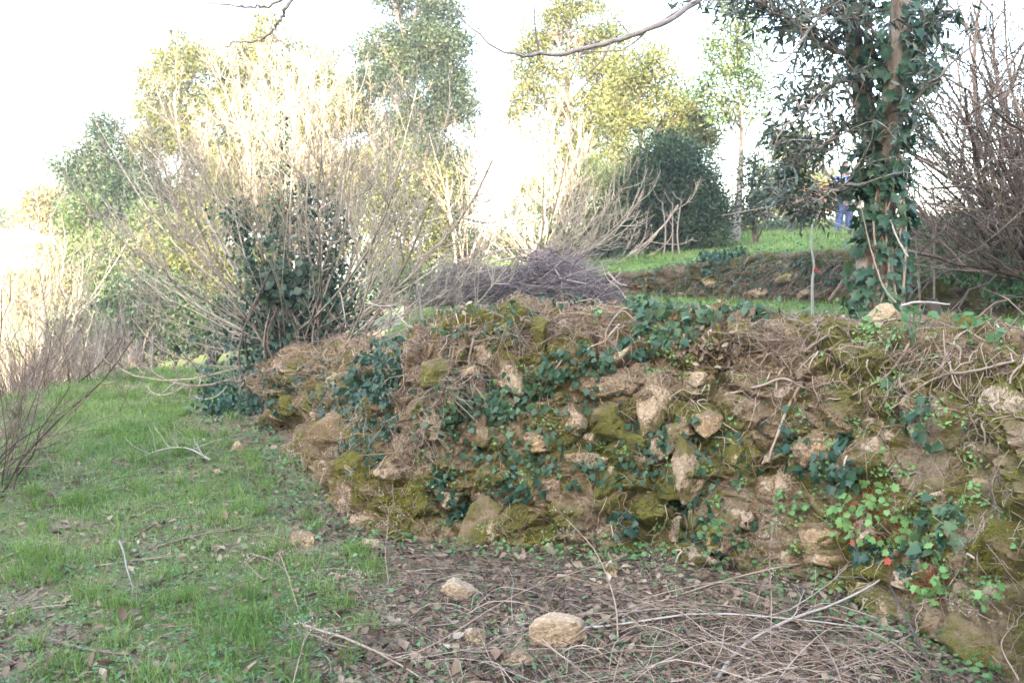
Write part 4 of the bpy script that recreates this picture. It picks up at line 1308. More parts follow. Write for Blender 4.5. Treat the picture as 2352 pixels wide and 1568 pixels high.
stick("leaning_stick", "pale thin rod leaning from the rounded boulder up along the ivy trunk", [at(2058, 695, 5.2), at(2030, 660, 5.25), at(2005, 590, 5.3), at(1990, 530, 5.35), at(1972, 450, 5.4)], .006, .003, 'tan_twig', n=20)
stick("leaning_stick", "short pale rod sticking out to the right of the ivy trunk", [at(2085, 590, 5.2), at(2060, 545, 5.25), at(2045, 505, 5.35)], .006, .004, 'pale_twig')
stick("leaning_stick", "grey brown pole leaning against the left side of the ivy trunk", [at(1905, 690, 5.9), at(1950, 630, 5.8), at(1985, 590, 5.7)], .016, .012, 'brown_twig')
b = FA.find(2150, 690)[0]
sb_ = at(2152, 692, 5.6); sb_[2] = H1(sb_[0], sb_[1])
stick("tree_stump", "short mossy brown stump leaning on the terrace right of the ivy trunk", [sb_ + [0, 0, -.05], sb_ + [-.03, 0, .08], sb_ + [-.06, -.02, .17]], .065, .05, 'dark_bark', "stump", n=6)
stick("fallen_stick", "straight pale broken stem lying on the wall top far right", [at(2068, 702, 4.6), at(2110, 694, 4.6), at(2180, 698, 4.65)], .008, .006, 'pale_twig')

# ------------------------------------------------------------------ person beyond the tree
def skin_mesh(name, joints, edges, mat, parent, sub=2):
    me = bpy.data.meshes.new(name)
    me.from_pydata([j[:3] for j in joints], edges, [])
    o = bpy.data.objects.new(name, me)
    COL.objects.link(o)
    o.parent = parent
    md = o.modifiers.new("Skin", 'SKIN')
    md.use_smooth_shade = True
    for v, j in zip(me.skin_vertices[0].data, joints):
        v.radius = (j[3], j[4] if len(j) > 4 else j[3])
    me.skin_vertices[0].data[0].use_root = True
    sd = o.modifiers.new("Sub", 'SUBSURF'); sd.levels = sub; sd.render_levels = sub
    me.materials.append(mat)
    return o


M['skin'] = plain("skin", (.30, .19, .14), .6)
M['jeans'] = plain("blue_denim", (.045, .085, .24), .9)
M['shirt'] = plain("lavender_blue_cloth", (.17, .20, .38), .9)
M['hair'] = plain("dark_hair", (.03, .022, .018), .7)
M['shoe'] = plain("brown_shoe_leather", (.07, .05, .04), .6)
pb = at(1938, 545, 17.8); pb[2] = H1(pb[0], pb[1])
person = thing("person", "person in blue jeans and pale lavender shirt standing half hidden behind the ivy trunk", "person", pb)
person.rotation_euler.z = 0.25
J = [(0, 0, .95, .12, .10), (0, .0, 1.15, .12, .09), (0, .01, 1.36, .14, .10), (0, .01, 1.47, .065), (0, -.01, 1.54, .055), (0, -.02, 1.62, .085, .095), (0, -.02, 1.72, .07, .085),
     (.17, .01, 1.42, .055), (.24, .0, 1.14, .042), (.22, -.12, .92, .032), (.21, -.15, .86, .03),
     (-.17, .01, 1.42, .055), (-.24, .0, 1.14, .042), (-.24, -.04, .88, .032), (-.24, -.05, .82, .03),
     (.09, 0, .90, .085), (.11, -.01, .50, .058), (.12, .02, .09, .042), (.13, -.10, .04, .035), (-.09, 0, .90, .085), (-.12, .0, .50, .058), (-.14, .03, .09, .042), (-.16, -.09, .04, .035)]
E = [(0, 1), (1, 2), (2, 3), (3, 4), (4, 5), (5, 6), (2, 7), (7, 8), (8, 9), (9, 10), (2, 11), (11, 12), (12, 13), (13, 14), (0, 15), (15, 16), (16, 17), (17, 18), (0, 19), (19, 20), (20, 21), (21, 22)]
# fingers and thumbs, rooted in the palms
for root_i, sx in ((10, 1), (14, -1)):
    hx, hy, hz_ = J[root_i][:3]
    for fi, (ox, oy, ln) in enumerate([(-.022, -.012, .055), (-.008, -.018, .07), (.008, -.016, .066), (.021, -.008, .05)]):
        a = len(J)
        J.append((hx + ox, hy + oy, hz_ - .05, .0095)); J.append((hx + ox, hy + oy - .014, hz_ - .05 - ln * .6, .0085)); J.append((hx + ox, hy + oy - .006, hz_ - .05 - ln, .007))
        E += [(root_i, a), (a, a + 1), (a + 1, a + 2)]
    a = len(J)
    J.append((hx - .035 * sx, hy - .02, hz_ - .015, .011)); J.append((hx - .045 * sx, hy - .035, hz_ - .05, .009))
    E += [(root_i, a), (a, a + 1)]
body = skin_mesh("body", J, E, M['skin'], person, 1)
skin_mesh("trousers", [(0, 0, .98, .15, .125), (.095, 0, .88, .105), (.112, -.01, .50, .078), (.125, .02, .08, .07), (-.095, 0, .88, .105), (-.122, 0, .50, .078), (-.142, .03, .08, .07)], [(0, 1), (1, 2), (2, 3), (0, 4), (4, 5), (5, 6)], M['jeans'], person)
skin_mesh("shirt", [(0, 0, 1.0, .155, .13), (0, 0, 1.2, .145, .12), (0, .01, 1.38, .16, .12), (0, .01, 1.46, .08), (.18, .01, 1.41, .075), (.245, 0, 1.14, .06), (.225, -.10, .96, .048), (-.18, .01, 1.41, .075), (-.245, 0, 1.14, .06), (-.242, -.03, .93, .048)],
          [(0, 1), (1, 2), (2, 3), (2, 4), (4, 5), (5, 6), (2, 7), (7, 8), (8, 9)], M['shirt'], person)
skin_mesh("hair", [(0, .0, 1.76, .05), (0, .035, 1.72, .085, .075), (0, .05, 1.64, .07)], [(0, 1), (1, 2)], M['hair'], person)
for sx, q in ((1, (.13, .02)), (-1, (-.15, .03))):
    skin_mesh("shoe", [(q[0], q[1] + .03, .05, .05), (q[0], q[1] - .08, .04, .045), (q[0] + .01 * sx, q[1] - .17, .032, .036)], [(0, 1), (1, 2)], M['shoe'], person)
# face: nose and brow on the head
skin_mesh("nose", [(0, -.115, 1.63, .012), (0, -.13, 1.605, .016)], [(0, 1)], M['skin'], body, 1)

# ------------------------------------------------------------------ brush pile
r = rng(160)
pc = at(1215, 690, 10.9); pc[2] = H1(pc[0], pc[1])
pile = thing("brush_pile", "long heap of cut mauve grey brushwood on the terrace behind the wall", "brush pile", pc)
T = Tubes()
for k in range(1900):
    x = r.uniform(-1.15, 1.05)
    hh = (.52 + .12 * math.sin(x * 5) + .08 * math.sin(x * 13)) * max(0.05, 1 - abs((x + .05) / 1.22) ** 3)
    c = pc + np.array([x, r.normal(0, .45), hh * r.random() ** .6])
    a = r.normal(0, .5) + (.25 if x < 0 else -.3)
    d_ = nrm(np.array([math.cos(a), r.normal(0, .7), math.sin(a) * .8 + r.normal(0, .28)]))
    if r.random() < .5: d_ = -d_ * np.array([1, 1, -1])
    L = r.uniform(.25, .9)
    P = np.array([c - d_ * L / 2, c - d_ * L * .2 + r.normal(0, .045, 3), c + d_ * L * .2 + r.normal(0, .045, 3), c + d_ * L / 2 + [0, 0, r.normal(-.02, .06)]])
    P[:, 2] = np.maximum(P[:, 2], pc[2] + .01)
    R0 = r.choice([.0025, .0035, .005, .009], p=[.46, .34, .15, .05])
    T.add(P, np.array([R0, R0, R0 * .8, R0 * .5]), 4)
T.build("twigs", M['purple_bark'], pile)
T = Tubes()
for pts, R0 in (([(1055, 662), (1090, 640), (1110, 612), (1150, 598), (1195, 588)], .022), ([(1110, 612), (1130, 580), (1180, 572), (1240, 575)], .015), ([(1440, 690), (1420, 660), (1395, 640), (1380, 600)], .010), ([(1100, 610), (1120, 640), (1180, 655)], .010),
                ([(1395, 625), (1420, 650), (1440, 655)], .014), ([(1040, 690), (1080, 700), (1130, 702)], .02)):
    P = px_line([(a, b_, 10.45) for a, b_ in pts], 12)
    T = Tubes(); T.add(P, np.linspace(R0, R0 * .4, 12), 7)
    T.build("branch", M['pale_twig'], pile)

# ------------------------------------------------------------------ ivy, stems and weeds on the wall
def wall_ivy(name, label, ells, n, size, seed, mat='ivy', finder=FA, lift=(.015, .06), vines=4, shape=IVY, group="ivy patches on the walls", cat="ivy"):
    r = rng(seed)
    Cs, Ns = [], []
    tot = sum(e[2] * e[3] for e in ells)
    for (cx, cy_, rx, ry) in ells:
        c, nn = finder.ellipse(r, cx, cy_, rx, ry, int(2.1 * n * rx * ry / tot) + 1)
        if len(c): Cs.append(c); Ns.append(nn)
    C, N = np.concatenate(Cs), np.concatenate(Ns)
    m = len(C)
    base = C.mean(0)
    root = thing(name, label, cat, base, group)
    No = nrm(N + r.normal(0, .38, (m, 3)) + np.array([0, -.1, .35]))
    D = nrm(np.stack([r.normal(0, .55, m), r.normal(0, .2, m), -.75 + r.normal(0, .35, m)], -1))
    L = .78 * size * r.uniform(.45, 1.45, m)
    Cc = C + N * r.uniform(*lift, m)[:, None]
    h_ = max(1, int(m * .55)) if shape is IVY else m
    pt = [leaves(Cc[:h_], D[:h_], No[:h_], L[:h_], L[:h_] * r.uniform(.75, 1.1, h_), shape)]
    if h_ < m:
        pt.append(leaves(Cc[h_:], D[h_:], No[h_:], L[h_:], L[h_:] * r.uniform(.7, 1.0, m - h_), IVYS))
    build_leaves("leaves", pt, M[mat], root)
    if vines:
        T = Tubes()
        for k in range(vines):
            i0 = r.integers(0, m)
            chain = [i0]
            used = {i0}
            for _ in range(7):
                dd = ((C - C[chain[-1]]) ** 2).sum(1) + 9 * np.isin(np.arange(m), list(used))
                o = np.argsort(dd)[:6]
                q = int(r.choice(o)); used.add(q); chain.append(q)
            P = C[chain] + N[chain] * .015
            T.add(poly_tube(P, 24), np.linspace(.0035, .0015, 24), 4)
        T.build("vine", M['brown_twig'], root)
    return root


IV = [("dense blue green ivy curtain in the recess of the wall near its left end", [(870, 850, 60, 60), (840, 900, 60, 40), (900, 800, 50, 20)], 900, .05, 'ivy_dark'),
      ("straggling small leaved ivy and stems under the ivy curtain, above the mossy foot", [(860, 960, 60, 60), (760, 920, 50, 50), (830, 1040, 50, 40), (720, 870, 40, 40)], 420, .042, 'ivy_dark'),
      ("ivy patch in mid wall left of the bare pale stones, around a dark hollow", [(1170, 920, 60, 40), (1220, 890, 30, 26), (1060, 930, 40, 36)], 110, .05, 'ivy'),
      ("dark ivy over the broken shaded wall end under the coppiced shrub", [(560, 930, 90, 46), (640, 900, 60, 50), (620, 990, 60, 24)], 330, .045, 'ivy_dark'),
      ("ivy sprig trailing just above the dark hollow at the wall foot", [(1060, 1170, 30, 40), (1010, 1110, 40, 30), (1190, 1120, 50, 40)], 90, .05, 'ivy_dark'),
      ("thick glossy ivy spilling over the wall top left of the dead leaf gully", [(1540, 745, 80, 40), (1490, 700, 50, 14), (1480, 790, 60, 20), (1600, 720, 50, 14)], 260, .062, 'ivy'),
      ("row of broad ivy leaves standing along the wall edge before the far wall", [(1670, 722, 70, 14), (1740, 722, 50, 8)], 60, .07, 'ivy'),
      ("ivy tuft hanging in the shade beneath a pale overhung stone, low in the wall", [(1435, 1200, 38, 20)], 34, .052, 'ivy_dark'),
      ("ivy leaves strung in a chain along the upper wall below the wall crest", [(1330, 830, 90, 36), (1260, 870, 50, 36), (1140, 760, 90, 30)], 150, .046, 'ivy'),
      ("handful of big dark ivy leaves in mid wall below the large heart shaped leaf", [(1910, 1080, 66, 26), (1870, 1060, 24, 14)], 26, .066, 'ivy'),
      ("sprig of large pointed ivy leaves low on the wall right of the pale geranium", [(2175, 1190, 52, 46), (2130, 1240, 34, 30)], 34, .07, 'ivy'),
      ("loose ivy leaves scattered low on the wall left of the geranium", [(1590, 1200, 40, 60), (1640, 1250, 50, 30), (1720, 1200, 24, 24), (1550, 1000, 30, 40)], 60, .05, 'ivy'),
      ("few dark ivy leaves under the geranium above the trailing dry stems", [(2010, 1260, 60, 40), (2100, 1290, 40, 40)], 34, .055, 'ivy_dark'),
      ("small ivy leaves dotted over the middle of the wall among bare stones", [(1350, 1000, 180, 120), (1420, 1080, 100, 40), (1200, 1050, 120, 50), (1100, 1000, 130, 160), (1000, 900, 80, 120), (1600, 1080, 120, 120)], 420, .042, 'ivy'),
      ("few ivy leaves dotted over the right part of the wall by the big ochre stone", [(2090, 930, 70, 80), (1800, 1000, 110, 80), (2160, 1000, 60, 40)], 36, .055, 'ivy'),
      ("small ivy leaves along the top of the wall over the recess", [(1120, 720, 120, 12), (1010, 760, 60, 14), (1300, 705, 100, 8)], 70, .05, 'ivy')]
for j, (lab, ells, n, size, mt) in enumerate(IV):
    wall_ivy("ivy_patch", lab, ells, n, size, 300 + j, mt, vines=5 if n > 60 else 2)
wall_ivy("ivy_patch", "big single heart shaped ivy leaf in mid wall", [(1948, 1020, 3, 3)], 4, .10, 330, 'ivy', vines=0, lift=(.04, .06))
wall_ivy("ivy_patch", "dark ivy bush capping the left end of the far terrace wall", [(1680, 575, 44, 22), (1640, 600, 30, 20)], 420, .06, 331, 'ivy_dark', FB, (.02, .16), 4, IVYS)
wall_ivy("ivy_patch", "thin dark ivy sprinkled over the face of the far terrace wall", [(1600, 640, 160, 46), (1800, 630, 130, 50), (1880, 620, 70, 40)], 700, .05, 332, 'ivy_dark', FB, (.01, .06), 4, IVYS)
wall_ivy("ivy_patch", "ground ivy draping the shady bank right of the ivy trunk", [(2150, 590, 90, 50), (2260, 600, 90, 60), (2310, 660, 50, 40), (2320, 540, 40, 40)], 2000, .045, 333, 'cover', FB, (.01, .08), 6, IVYS)


def clump(name, label, cx, cy_, rx, ry, n, size, mat, seed, shape=GER, finder=FA, cat="plant", red=0, group=None, lift=.07):
    r = rng(seed)
    C, N = finder.ellipse(r, cx, cy_, rx, ry, n)
    m = len(C)
    base = C[np.argmin(C[:, 2])] * .5 + C.mean(0) * .5
    root = thing(name, label, cat, base, group)
    e = C + N * (lift * r.uniform(.4, 1.3, m))[:, None] + r.normal(0, .012, (m, 3))
    No = nrm(N * .7 + r.normal(0, .3, (m, 3)) + [0, -.3, .5])
    D = nrm(r.normal(0, .7, (m, 3)) + [0, -.2, -.2])
    L = size * r.uniform(.6, 1.3, m)
    T = Tubes()
    for a, q in zip(e, N):
        s = base + (a - base) * .35 - q * .02
        T.add(np.array([s, (s + a) / 2 + [0, 0, .015], a]), np.array([.0016, .0014, .0011]), 3)
    T.build("stems", M['gerred' if red else 'tan_twig'], root)
    build_leaves("leaves", [leaves(e, D, No, L, L * 1.05, shape)], M[mat], root)
    if red:
        k = r.integers(0, m, red)
        low = np.argsort(e[:, 2])[:red * 3:3]
        build_leaves("red_leaves", [leaves(e[low] - [0, .03, .03], D[low], No[low], L[low], L[low], shape)], M['gerred'], root)
    return root


GR = "pale lobed geranium clumps on the wall"
clump("geranium_plant", "largest pale green lobed geranium clump with reddening lower leaves on the wall", 1995, 1180, 78, 58, 130, .036, 'ger', 341, red=4, group=GR)
clump("geranium_plant", "drooping pale geranium with one red leaf low on the wall at right", 2155, 1330, 50, 70, 60, .036, 'ger', 342, red=2, group=GR)
clump("geranium_plant", "small pale geranium sprig just left of the largest geranium clump", 1805, 1150, 56, 28, 40, .028, 'ger', 343, group=GR)
clump("geranium_plant", "tiny pale geranium at the bottom right corner on the wall", 2290, 1370, 26, 18, 12, .03, 'ger', 344, group=GR)
clump("weed_clump", "bright yellow green chickweed cushion at the wall top below the rounded boulder", 2030, 765, 60, 26, 260, .016, 'ger', 345, ROUND, lift=.05)
clump("weed_clump", "small bright green fern like sprig on the wall crest above the mid wall", 1375, 725, 16, 8, 16, .03, 'ger', 346, LANCE, lift=.05)
clump("weed_clump", "broad leaved green seedlings at the wall foot left of the geranium", 1650, 1240, 60, 40, 60, .03, 'cover', 347, LANCE, lift=.06)
# strappy leaves of a bulb on the wall top
p0 = FA.find(2098, 792)[0]
bulb = thing("bulb_plant", "grey green strappy bulb leaves standing upright on the wall top", "plant", p0)
parts = []
r = rng(350)
V, Tt = [], []
for k, (dx, hgt) in enumerate([(-.09, .22), (-.02, .20), (.035, .23), (.015, .17), (-.05, .13)]):
    c = poly_tube([p0, p0 + [dx * .45, -.01, hgt * .55], p0 + [dx, -.03, hgt]], 8)
    w_ = np.array([.007, .008, .008, .008, .0075, .007, .005, .001])
    sd = np.array([.9, .3 + .2 * k, 0])
    a = np.stack([c - sd * w_[:, None], c + sd * w_[:, None]], 1).reshape(-1, 3)
    off = len(V) and sum(len(x) for x in V)
    V.append(a)
    for q in range(7):
        Tt += [(off + 2 * q, off + 2 * q + 1, off + 2 * q + 3), (off + 2 * q, off + 2 * q + 3, off + 2 * q + 2)]
M['bulb'] = leafmat("strappy_bulb_leaves", [(.10, .20, .11), (.15, .26, .14)], .2, .5, .3)
mesh_np("leaves", np.concatenate(V), tris=np.array(Tt), mat=M['bulb'], parent=bulb)
AR = "arum seedlings on the wall top"
for j, (px, py, lab) in enumerate([(1990, 738, "arum seedling with bent bright leaf beside the rounded boulder"), (2128, 690 + 40, "arum seedling right behind the strappy bulb leaves"), (2230, 765, "tall arrow leaved arum seedling on the right wall top"), (2290, 780, "arum seedling nearest the right edge of the wall top"),
                                    (2070, 740, "arum seedling under the chickweed cushion near the boulder"), (2190, 745, "arum seedling with a folded leaf amid dead leaves on the wall top")]):
    p = FA.find(px, py + 20)[0]
    root = thing("arum_seedling", lab, "plant", p, AR)
    r = rng(360 + j); T = Tubes(); C = []
    for k in range(3):
        e = p + [r.normal(0, .03), -.02 + r.normal(0, .02), r.uniform(.05, .10)]
        T.add(poly_tube([p, (p + e) / 2 + [r.normal(0, .008), 0, .01], e], 5), np.full(5, .0018), 4); C.append(e)
    T.build("stems", M['ger'], root)
    build_leaves("leaves", [leaves(np.array(C), r.normal(0, .6, (3, 3)) + [0, -.4, .2], r.normal(0, .3, (3, 3)) + [0, -.5, .8], .05, .035, ROUND)], M['cover'], root)

# dead ivy stems and roots clinging to the wall: a mass nobody could count
r = rng(380)
T = Tubes()
G, NG = WA['G'], WA['NG']
rows, cols = WA['rows'], WA['cols']
PG = proj(WA['V']).reshape(rows, cols, 3)
cnt = 0
while cnt < 2300:
    top = r.random() < .68
    i0 = r.uniform(rows * .42, rows * .86) if top else r.uniform(rows * .08, rows * .6)
    j0 = r.uniform(2, cols - 3)
    n = r.integers(4, 14)
    i_, j_ = i0, j0
    P = []
    hx = r.normal(0, 1.6)
    R0 = r.choice([.0018, .0028, .0042, .0062], p=[.46, .34, .15, .05])
    lift = r.uniform(.002, .02)
    flat = r.random() < .25
    for k in range(n):
        a, b = int(np.clip(i_, 1, rows - 2)), int(np.clip(j_, 1, cols - 2))
        P.append(G[a, b] + NG[a, b] * (R0 + lift + abs(r.normal(0, .004))))
        i_ -= (r.uniform(1.5, 4.2) if not flat else r.normal(0, .8)); j_ += hx + r.normal(0, 1.3)
        hx = hx * .8 + r.normal(0, .7) + (3 * np.sign(hx) if flat and k == 0 else 0)
        if i_ < 3: break
    if len(P) < 4: continue
    m = 14
    T.add(poly_tube(P, m), np.linspace(R0, R0 * .6, m), 4)
    cnt += 1
for k in range(15000):                                      # straw and rootlets caught on the face
    a, b = r.integers(int(rows * .06), int(rows * .92)), r.integers(3, cols - 3)
    L = r.uniform(.03, .13)
    t = nrm(np.cross(NG[a, b], rdirs(r, 1)[0]) + np.array([0, 0, -.5]))
    p = G[a, b] + NG[a, b] * r.uniform(.004, .02)
    T.add(np.array([p - t * L / 2, p + NG[a, b] * .006 + r.normal(0, .004, 3), p + t * L / 2 + NG[a, b] * r.normal(0, .01)]), np.array([.0013, .0014, .0010]), 3)
hang = [FA.ellipse(r, *e) for e in ((1100, 760, 130, 36, 900), (1330, 735, 140, 30, 900), (1050, 850, 80, 70, 700), (780, 800, 90, 30, 600), (1800, 760, 130, 30, 800), (2150, 790, 180, 50, 700), (940, 960, 60, 120, 500), (800, 950, 90, 90, 500))]
for c, q in hang:
    for p, w_ in zip(c[::2], q[::2]):
        L = r.uniform(.06, .26)
        s_ = p + w_ * r.uniform(.005, .03)
        e = s_ + np.array([r.normal(0, L * .55), -.03, -L * r.uniform(-.1, .9)]) + w_ * .03
        T.add(np.array([s_, (s_ + e) / 2 + w_ * .02 + r.normal(0, .012, 3), e]), np.array([1, .95, .6]) * r.uniform(.0010, .0024), 3)
tag(T.build("dead_ivy_stems", M['tan_twig']), "tangle of dead tan ivy stems and roots clinging to the wall", "dead stems", None, "stuff")
# dead stems over the far wall
r = rng(390)
T = Tubes()
c, q = FB.ellipse(r, 1720, 630, 260, 60, 900)
for p, w_ in zip(c, q):
    L = r.uniform(.1, .4); e = p + w_ * .05 + np.array([r.normal(0, .12), 0, -L * .6])
    T.add(np.array([p + w_ * .03, (p + e) / 2 + w_ * .05 + r.normal(0, .02, 3), e]), np.array([.003, .003, .002]), 3)
tag(T.build("dead_ivy_stems", M['brown_twig']), "dark dead stems hanging over the far terrace wall", "dead stems", None, "stuff")
# big individual roots on the wall
BR = "thick bare roots clinging to the wall"
for j, (pts, R0, lab) in enumerate([([(1838, 880), (1812, 930), (1790, 990), (1768, 1050)], .010, "thick bare root hanging straight down mid wall under the yellowish stone"), ([(1080, 780), (1070, 830), (1090, 880), (1120, 920)], .009, "curved bare root in front of the mossy stones left in the wall"),
        ([(1640, 905), (1740, 890), (1800, 870), (1850, 885)], .008, "long bare root running sideways across the upper wall"), ([(1900, 770), (1850, 800), (1800, 850), (1782, 900)], .008, "bare root slanting down left from the wall top below the thin pale sapling"),
        ([(1460, 740), (1430, 720), (1400, 760), (1390, 800)], .006, "forked bare root on the mossy upper wall left of the glossy ivy"), ([(2090, 790), (2040, 860), (2010, 880), (1960, 900)], .007, "bare root reaching left from the strappy bulb leaves"),
        ([(2330, 830), (2240, 850), (2150, 870), (2050, 930)], .007, "long bare root running along the right wall over the ochre stone"), ([(1290, 830), (1260, 870), (1245, 900)], .005, "short bare root above the dark hollow in mid wall")]):
    P = []
    for (px, py) in pts:
        p, nn, _ = FA.find(px, py); P.append(p + nn * (R0 + .012))
    stick("bare_root", lab, P, R0, R0 * .6, 'tan_twig', "root", BR, 20, 2, 20 + j)
# moss tufts on the wall face
r = rng(385)
kk = r.integers(rows * 10 // 100 * cols, int(rows * .62) * cols, 150000)
v, nn_ = WA['V'][kk], WA['N'][kk]
keep = (fbm(v * 2.6 + 3.1, 3, 91) > .52) & (WA['bare'][kk] < .3)
v, nn_ = v[keep], nn_[keep]
m = len(v)
L = r.uniform(.007, .024, m)
tag(build_leaves("moss", [leaves(v - nn_ * .002, nrm(nn_ + r.normal(0, .5, (m, 3)) + [0, 0, .2]), rdirs(r, m), L, L * .35)], M['moss']), "olive moss tufts furring the wall face", "moss", None, "stuff")
# tiny weeds on the wall
r = rng(386)
cl = [FA.ellipse(r, r.uniform(950, 2340), r.uniform(740, 1400), 22, 14, 16) for _ in range(190)]
v = np.concatenate([c for c, _ in cl if len(c)]); nn_ = np.concatenate([q for c, q in cl if len(c)])
m = len(v)
L = r.uniform(.009, .022, m)
tag(build_leaves("weed_seedlings", [leaves(v + nn_ * r.uniform(.008, .03, m)[:, None], rdirs(r, m) + [0, -.2, 0], nn_ + r.normal(0, .4, (m, 3)) + [0, 0, .5], L, L * .8, ROUND)], M['ger']), "tiny bright green seedlings dotted over the wall", "weeds", None, "stuff")

# ------------------------------------------------------------------ grass, low weeds, litter
def blades(x, y, z, h, w, lean, r):
    n = len(x)
    a = r.uniform(0, 2 * math.pi, n)
    dx, dy = np.cos(a), np.sin(a)
    b = r.uniform(0, 2 * math.pi, n)
    lx, ly = np.cos(b) * lean * h, np.sin(b) * lean * h
    base = np.stack([x, y, z], -1)
    V = np.empty((n, 5, 3))
    sx, sy = dx * w / 2, dy * w / 2
    V[:, 0] = base + np.stack([-sx, -sy, 0 * h - .01], -1)
    V[:, 1] = base + np.stack([sx, sy, 0 * h - .01], -1)
    V[:, 2] = base + np.stack([lx * .3 - sx * .8, ly * .3 - sy * .8, h * .55], -1)
    V[:, 3] = base + np.stack([lx * .3 + sx * .8, ly * .3 + sy * .8, h * .55], -1)
    V[:, 4] = base + np.stack([lx, ly, h * (1 - .3 * lean)], -1)
    T = np.array([(0, 1, 3), (0, 3, 2), (2, 3, 4)])[None] + (np.arange(n) * 5)[:, None, None]
    return V.reshape(-1, 3), T.reshape(-1, 3)


def scatter(r, n, x0, x1, y0, y1, pw=1.0):
    return r.uniform(x0, x1, n), y0 + (y1 - y0) * r.random(n) ** pw


r = rng(600)
parts = []
# near field
x, y = scatter(r, 420000, -7, 1.9, 2.6, 14, 1.7)
m = np.abs(x) < .64 * y + .3
x, y = x[m], y[m]
u, _ = linedist(x, y, W1)
g = greenness(x, y)
clumpy = n2(x, y, .16, 41, 2)
m = (u < .0) & (r.random(len(x)) < np.clip((g - .30) * 2.4, .07, 1) * np.clip(clumpy * 2.2 - .45, .05, 1))
x, y, g = x[m], y[m], g[m]
hh = (.02 + .055 * r.random(len(x)) ** 1.6) * (.55 + .9 * g)
parts.append(blades(x, y, H(x, y), hh, .0028 + .00045 * y, r.uniform(.2, 1.1, len(x)), r))
# terraces
x, y = scatter(r, 250000, -4, 14, 3.0, 30, 1.35)
m = (x > -.62 * y) & (x < .62 * y + 2.5)
x, y = x[m], y[m]
u, _ = linedist(x, y, W1); u2, e2 = linedist(x, y, W2)
m = (u > .95) & ((u2 < -.05) | (u2 > .75)) & (r.random(len(x)) < np.clip(.35 + .8 * n2(x, y, 1.2, 51), 0, 1))
x, y = x[m], y[m]
hh = (.03 + .07 * r.random(len(x)) ** 1.5) * np.clip(y / 10, .8, 1.5)
parts.append(blades(x, y, H(x, y), hh, .0015 + .0008 * y, r.uniform(.2, 1.0, len(x)), r))
# coarser tufts
tx, ty = scatter(r, 420, -6, .3, 2.9, 12, 1.5)
x = np.repeat(tx, 46) + r.normal(0, .035, 420 * 46); y = np.repeat(ty, 46) + r.normal(0, .035, 420 * 46)
m = (np.abs(x) < .64 * y + .3) & (linedist(x, y, W1)[0] < -.05) & (greenness(x, y) > .22)
x, y = x[m], y[m]
parts.append(blades(x, y, H(x, y), r.uniform(.05, .15, len(x)), .003 + .0004 * y, r.uniform(.3, 1.0, len(x)), r))
tag(build_leaves("grass", parts, M['grass'], smooth=False), "short green grass of the field and the terraces", "grass", None, "stuff")

# low broad weeds among the grass and litter
r = rng(610)
x, y = scatter(r, 110000, -6, 2, 2.6, 9, 1.8)
m = np.abs(x) < .64 * y + .3
x, y = x[m], y[m]
u, _ = linedist(x, y, W1)
m = (u < .0) & (r.random(len(x)) < np.clip(n2(x, y, .5, 43, 3) * 2.4 - .68, .06, 1) * (.75 + .25 * greenness(x, y)))
x, y = x[m], y[m]
n = len(x)
L = r.uniform(.008, .023, n)
D = np.stack([r.normal(0, 1, n), r.normal(0, 1, n), r.uniform(.0, .6, n)], -1)
P1 = leaves(np.stack([x, y, H(x, y) + r.uniform(.004, .035, n)], -1), D, r.normal(0, .3, (n, 3)) + [0, 0, 1], L, L * .75, ROUND)
# thicker along the foot of the wall
d = np.linalg.norm(np.diff(W1[:, :2], axis=0), axis=1); sA = np.concatenate([[0], np.cumsum(d)])
sq = r.uniform(sa, sb, 8000); uq = -np.abs(r.normal(0, .22, 8000)) + .03
bx_, by_ = np.interp(sq, sA, W1[:, 0]), np.interp(sq, sA, W1[:, 1])
gxn = np.interp(sq + .1, sA, W1[:, 1]) - np.interp(sq - .1, sA, W1[:, 1]); gyn = -(np.interp(sq + .1, sA, W1[:, 0]) - np.interp(sq - .1, sA, W1[:, 0]))
gl = np.hypot(gxn, gyn) + 1e-9
x, y = bx_ + gxn / gl * uq, by_ + gyn / gl * uq
k_ = r.random(len(x)) < np.clip(n2(x, y, .3, 45, 2) * 2.4 - .7, .05, 1)
x, y = x[k_], y[k_]; n = len(x)
L = r.uniform(.012, .034, n)
P0 = leaves(np.stack([x, y, H(x, y) + r.uniform(.005, .08, n)], -1), np.stack([r.normal(0, 1, n), r.normal(0, 1, n), r.uniform(.0, .6, n)], -1), r.normal(0, .4, (n, 3)) + [0, -.3, 1], L, L * .75, ROUND)
FOOT = (x, y)
x, y = scatter(r, 16000, -2, 14, 5.5, 20, 1.2)
u, _ = linedist(x, y, W1); u2, _ = linedist(x, y, W2)
m = (np.abs(x) < .62 * y) & (u > .9) & ((u2 > .3) | (r.random(len(x)) < .35))
x, y = x[m], y[m]; n = len(x)
L = r.uniform(.03, .07, n)
D = np.stack([r.normal(0, 1, n), r.normal(0, 1, n), r.uniform(.1, .8, n)], -1)
P2 = leaves(np.stack([x, y, H(x, y) + r.uniform(.01, .06, n)], -1), D, r.normal(0, .3, (n, 3)) + [0, 0, 1], L, L * .7, ROUND)
tag(build_leaves("ground_weeds", [P0, P1, P2], M['cover']), "low broad leaved weeds growing in the grass and litter", "weeds", None, "stuff")

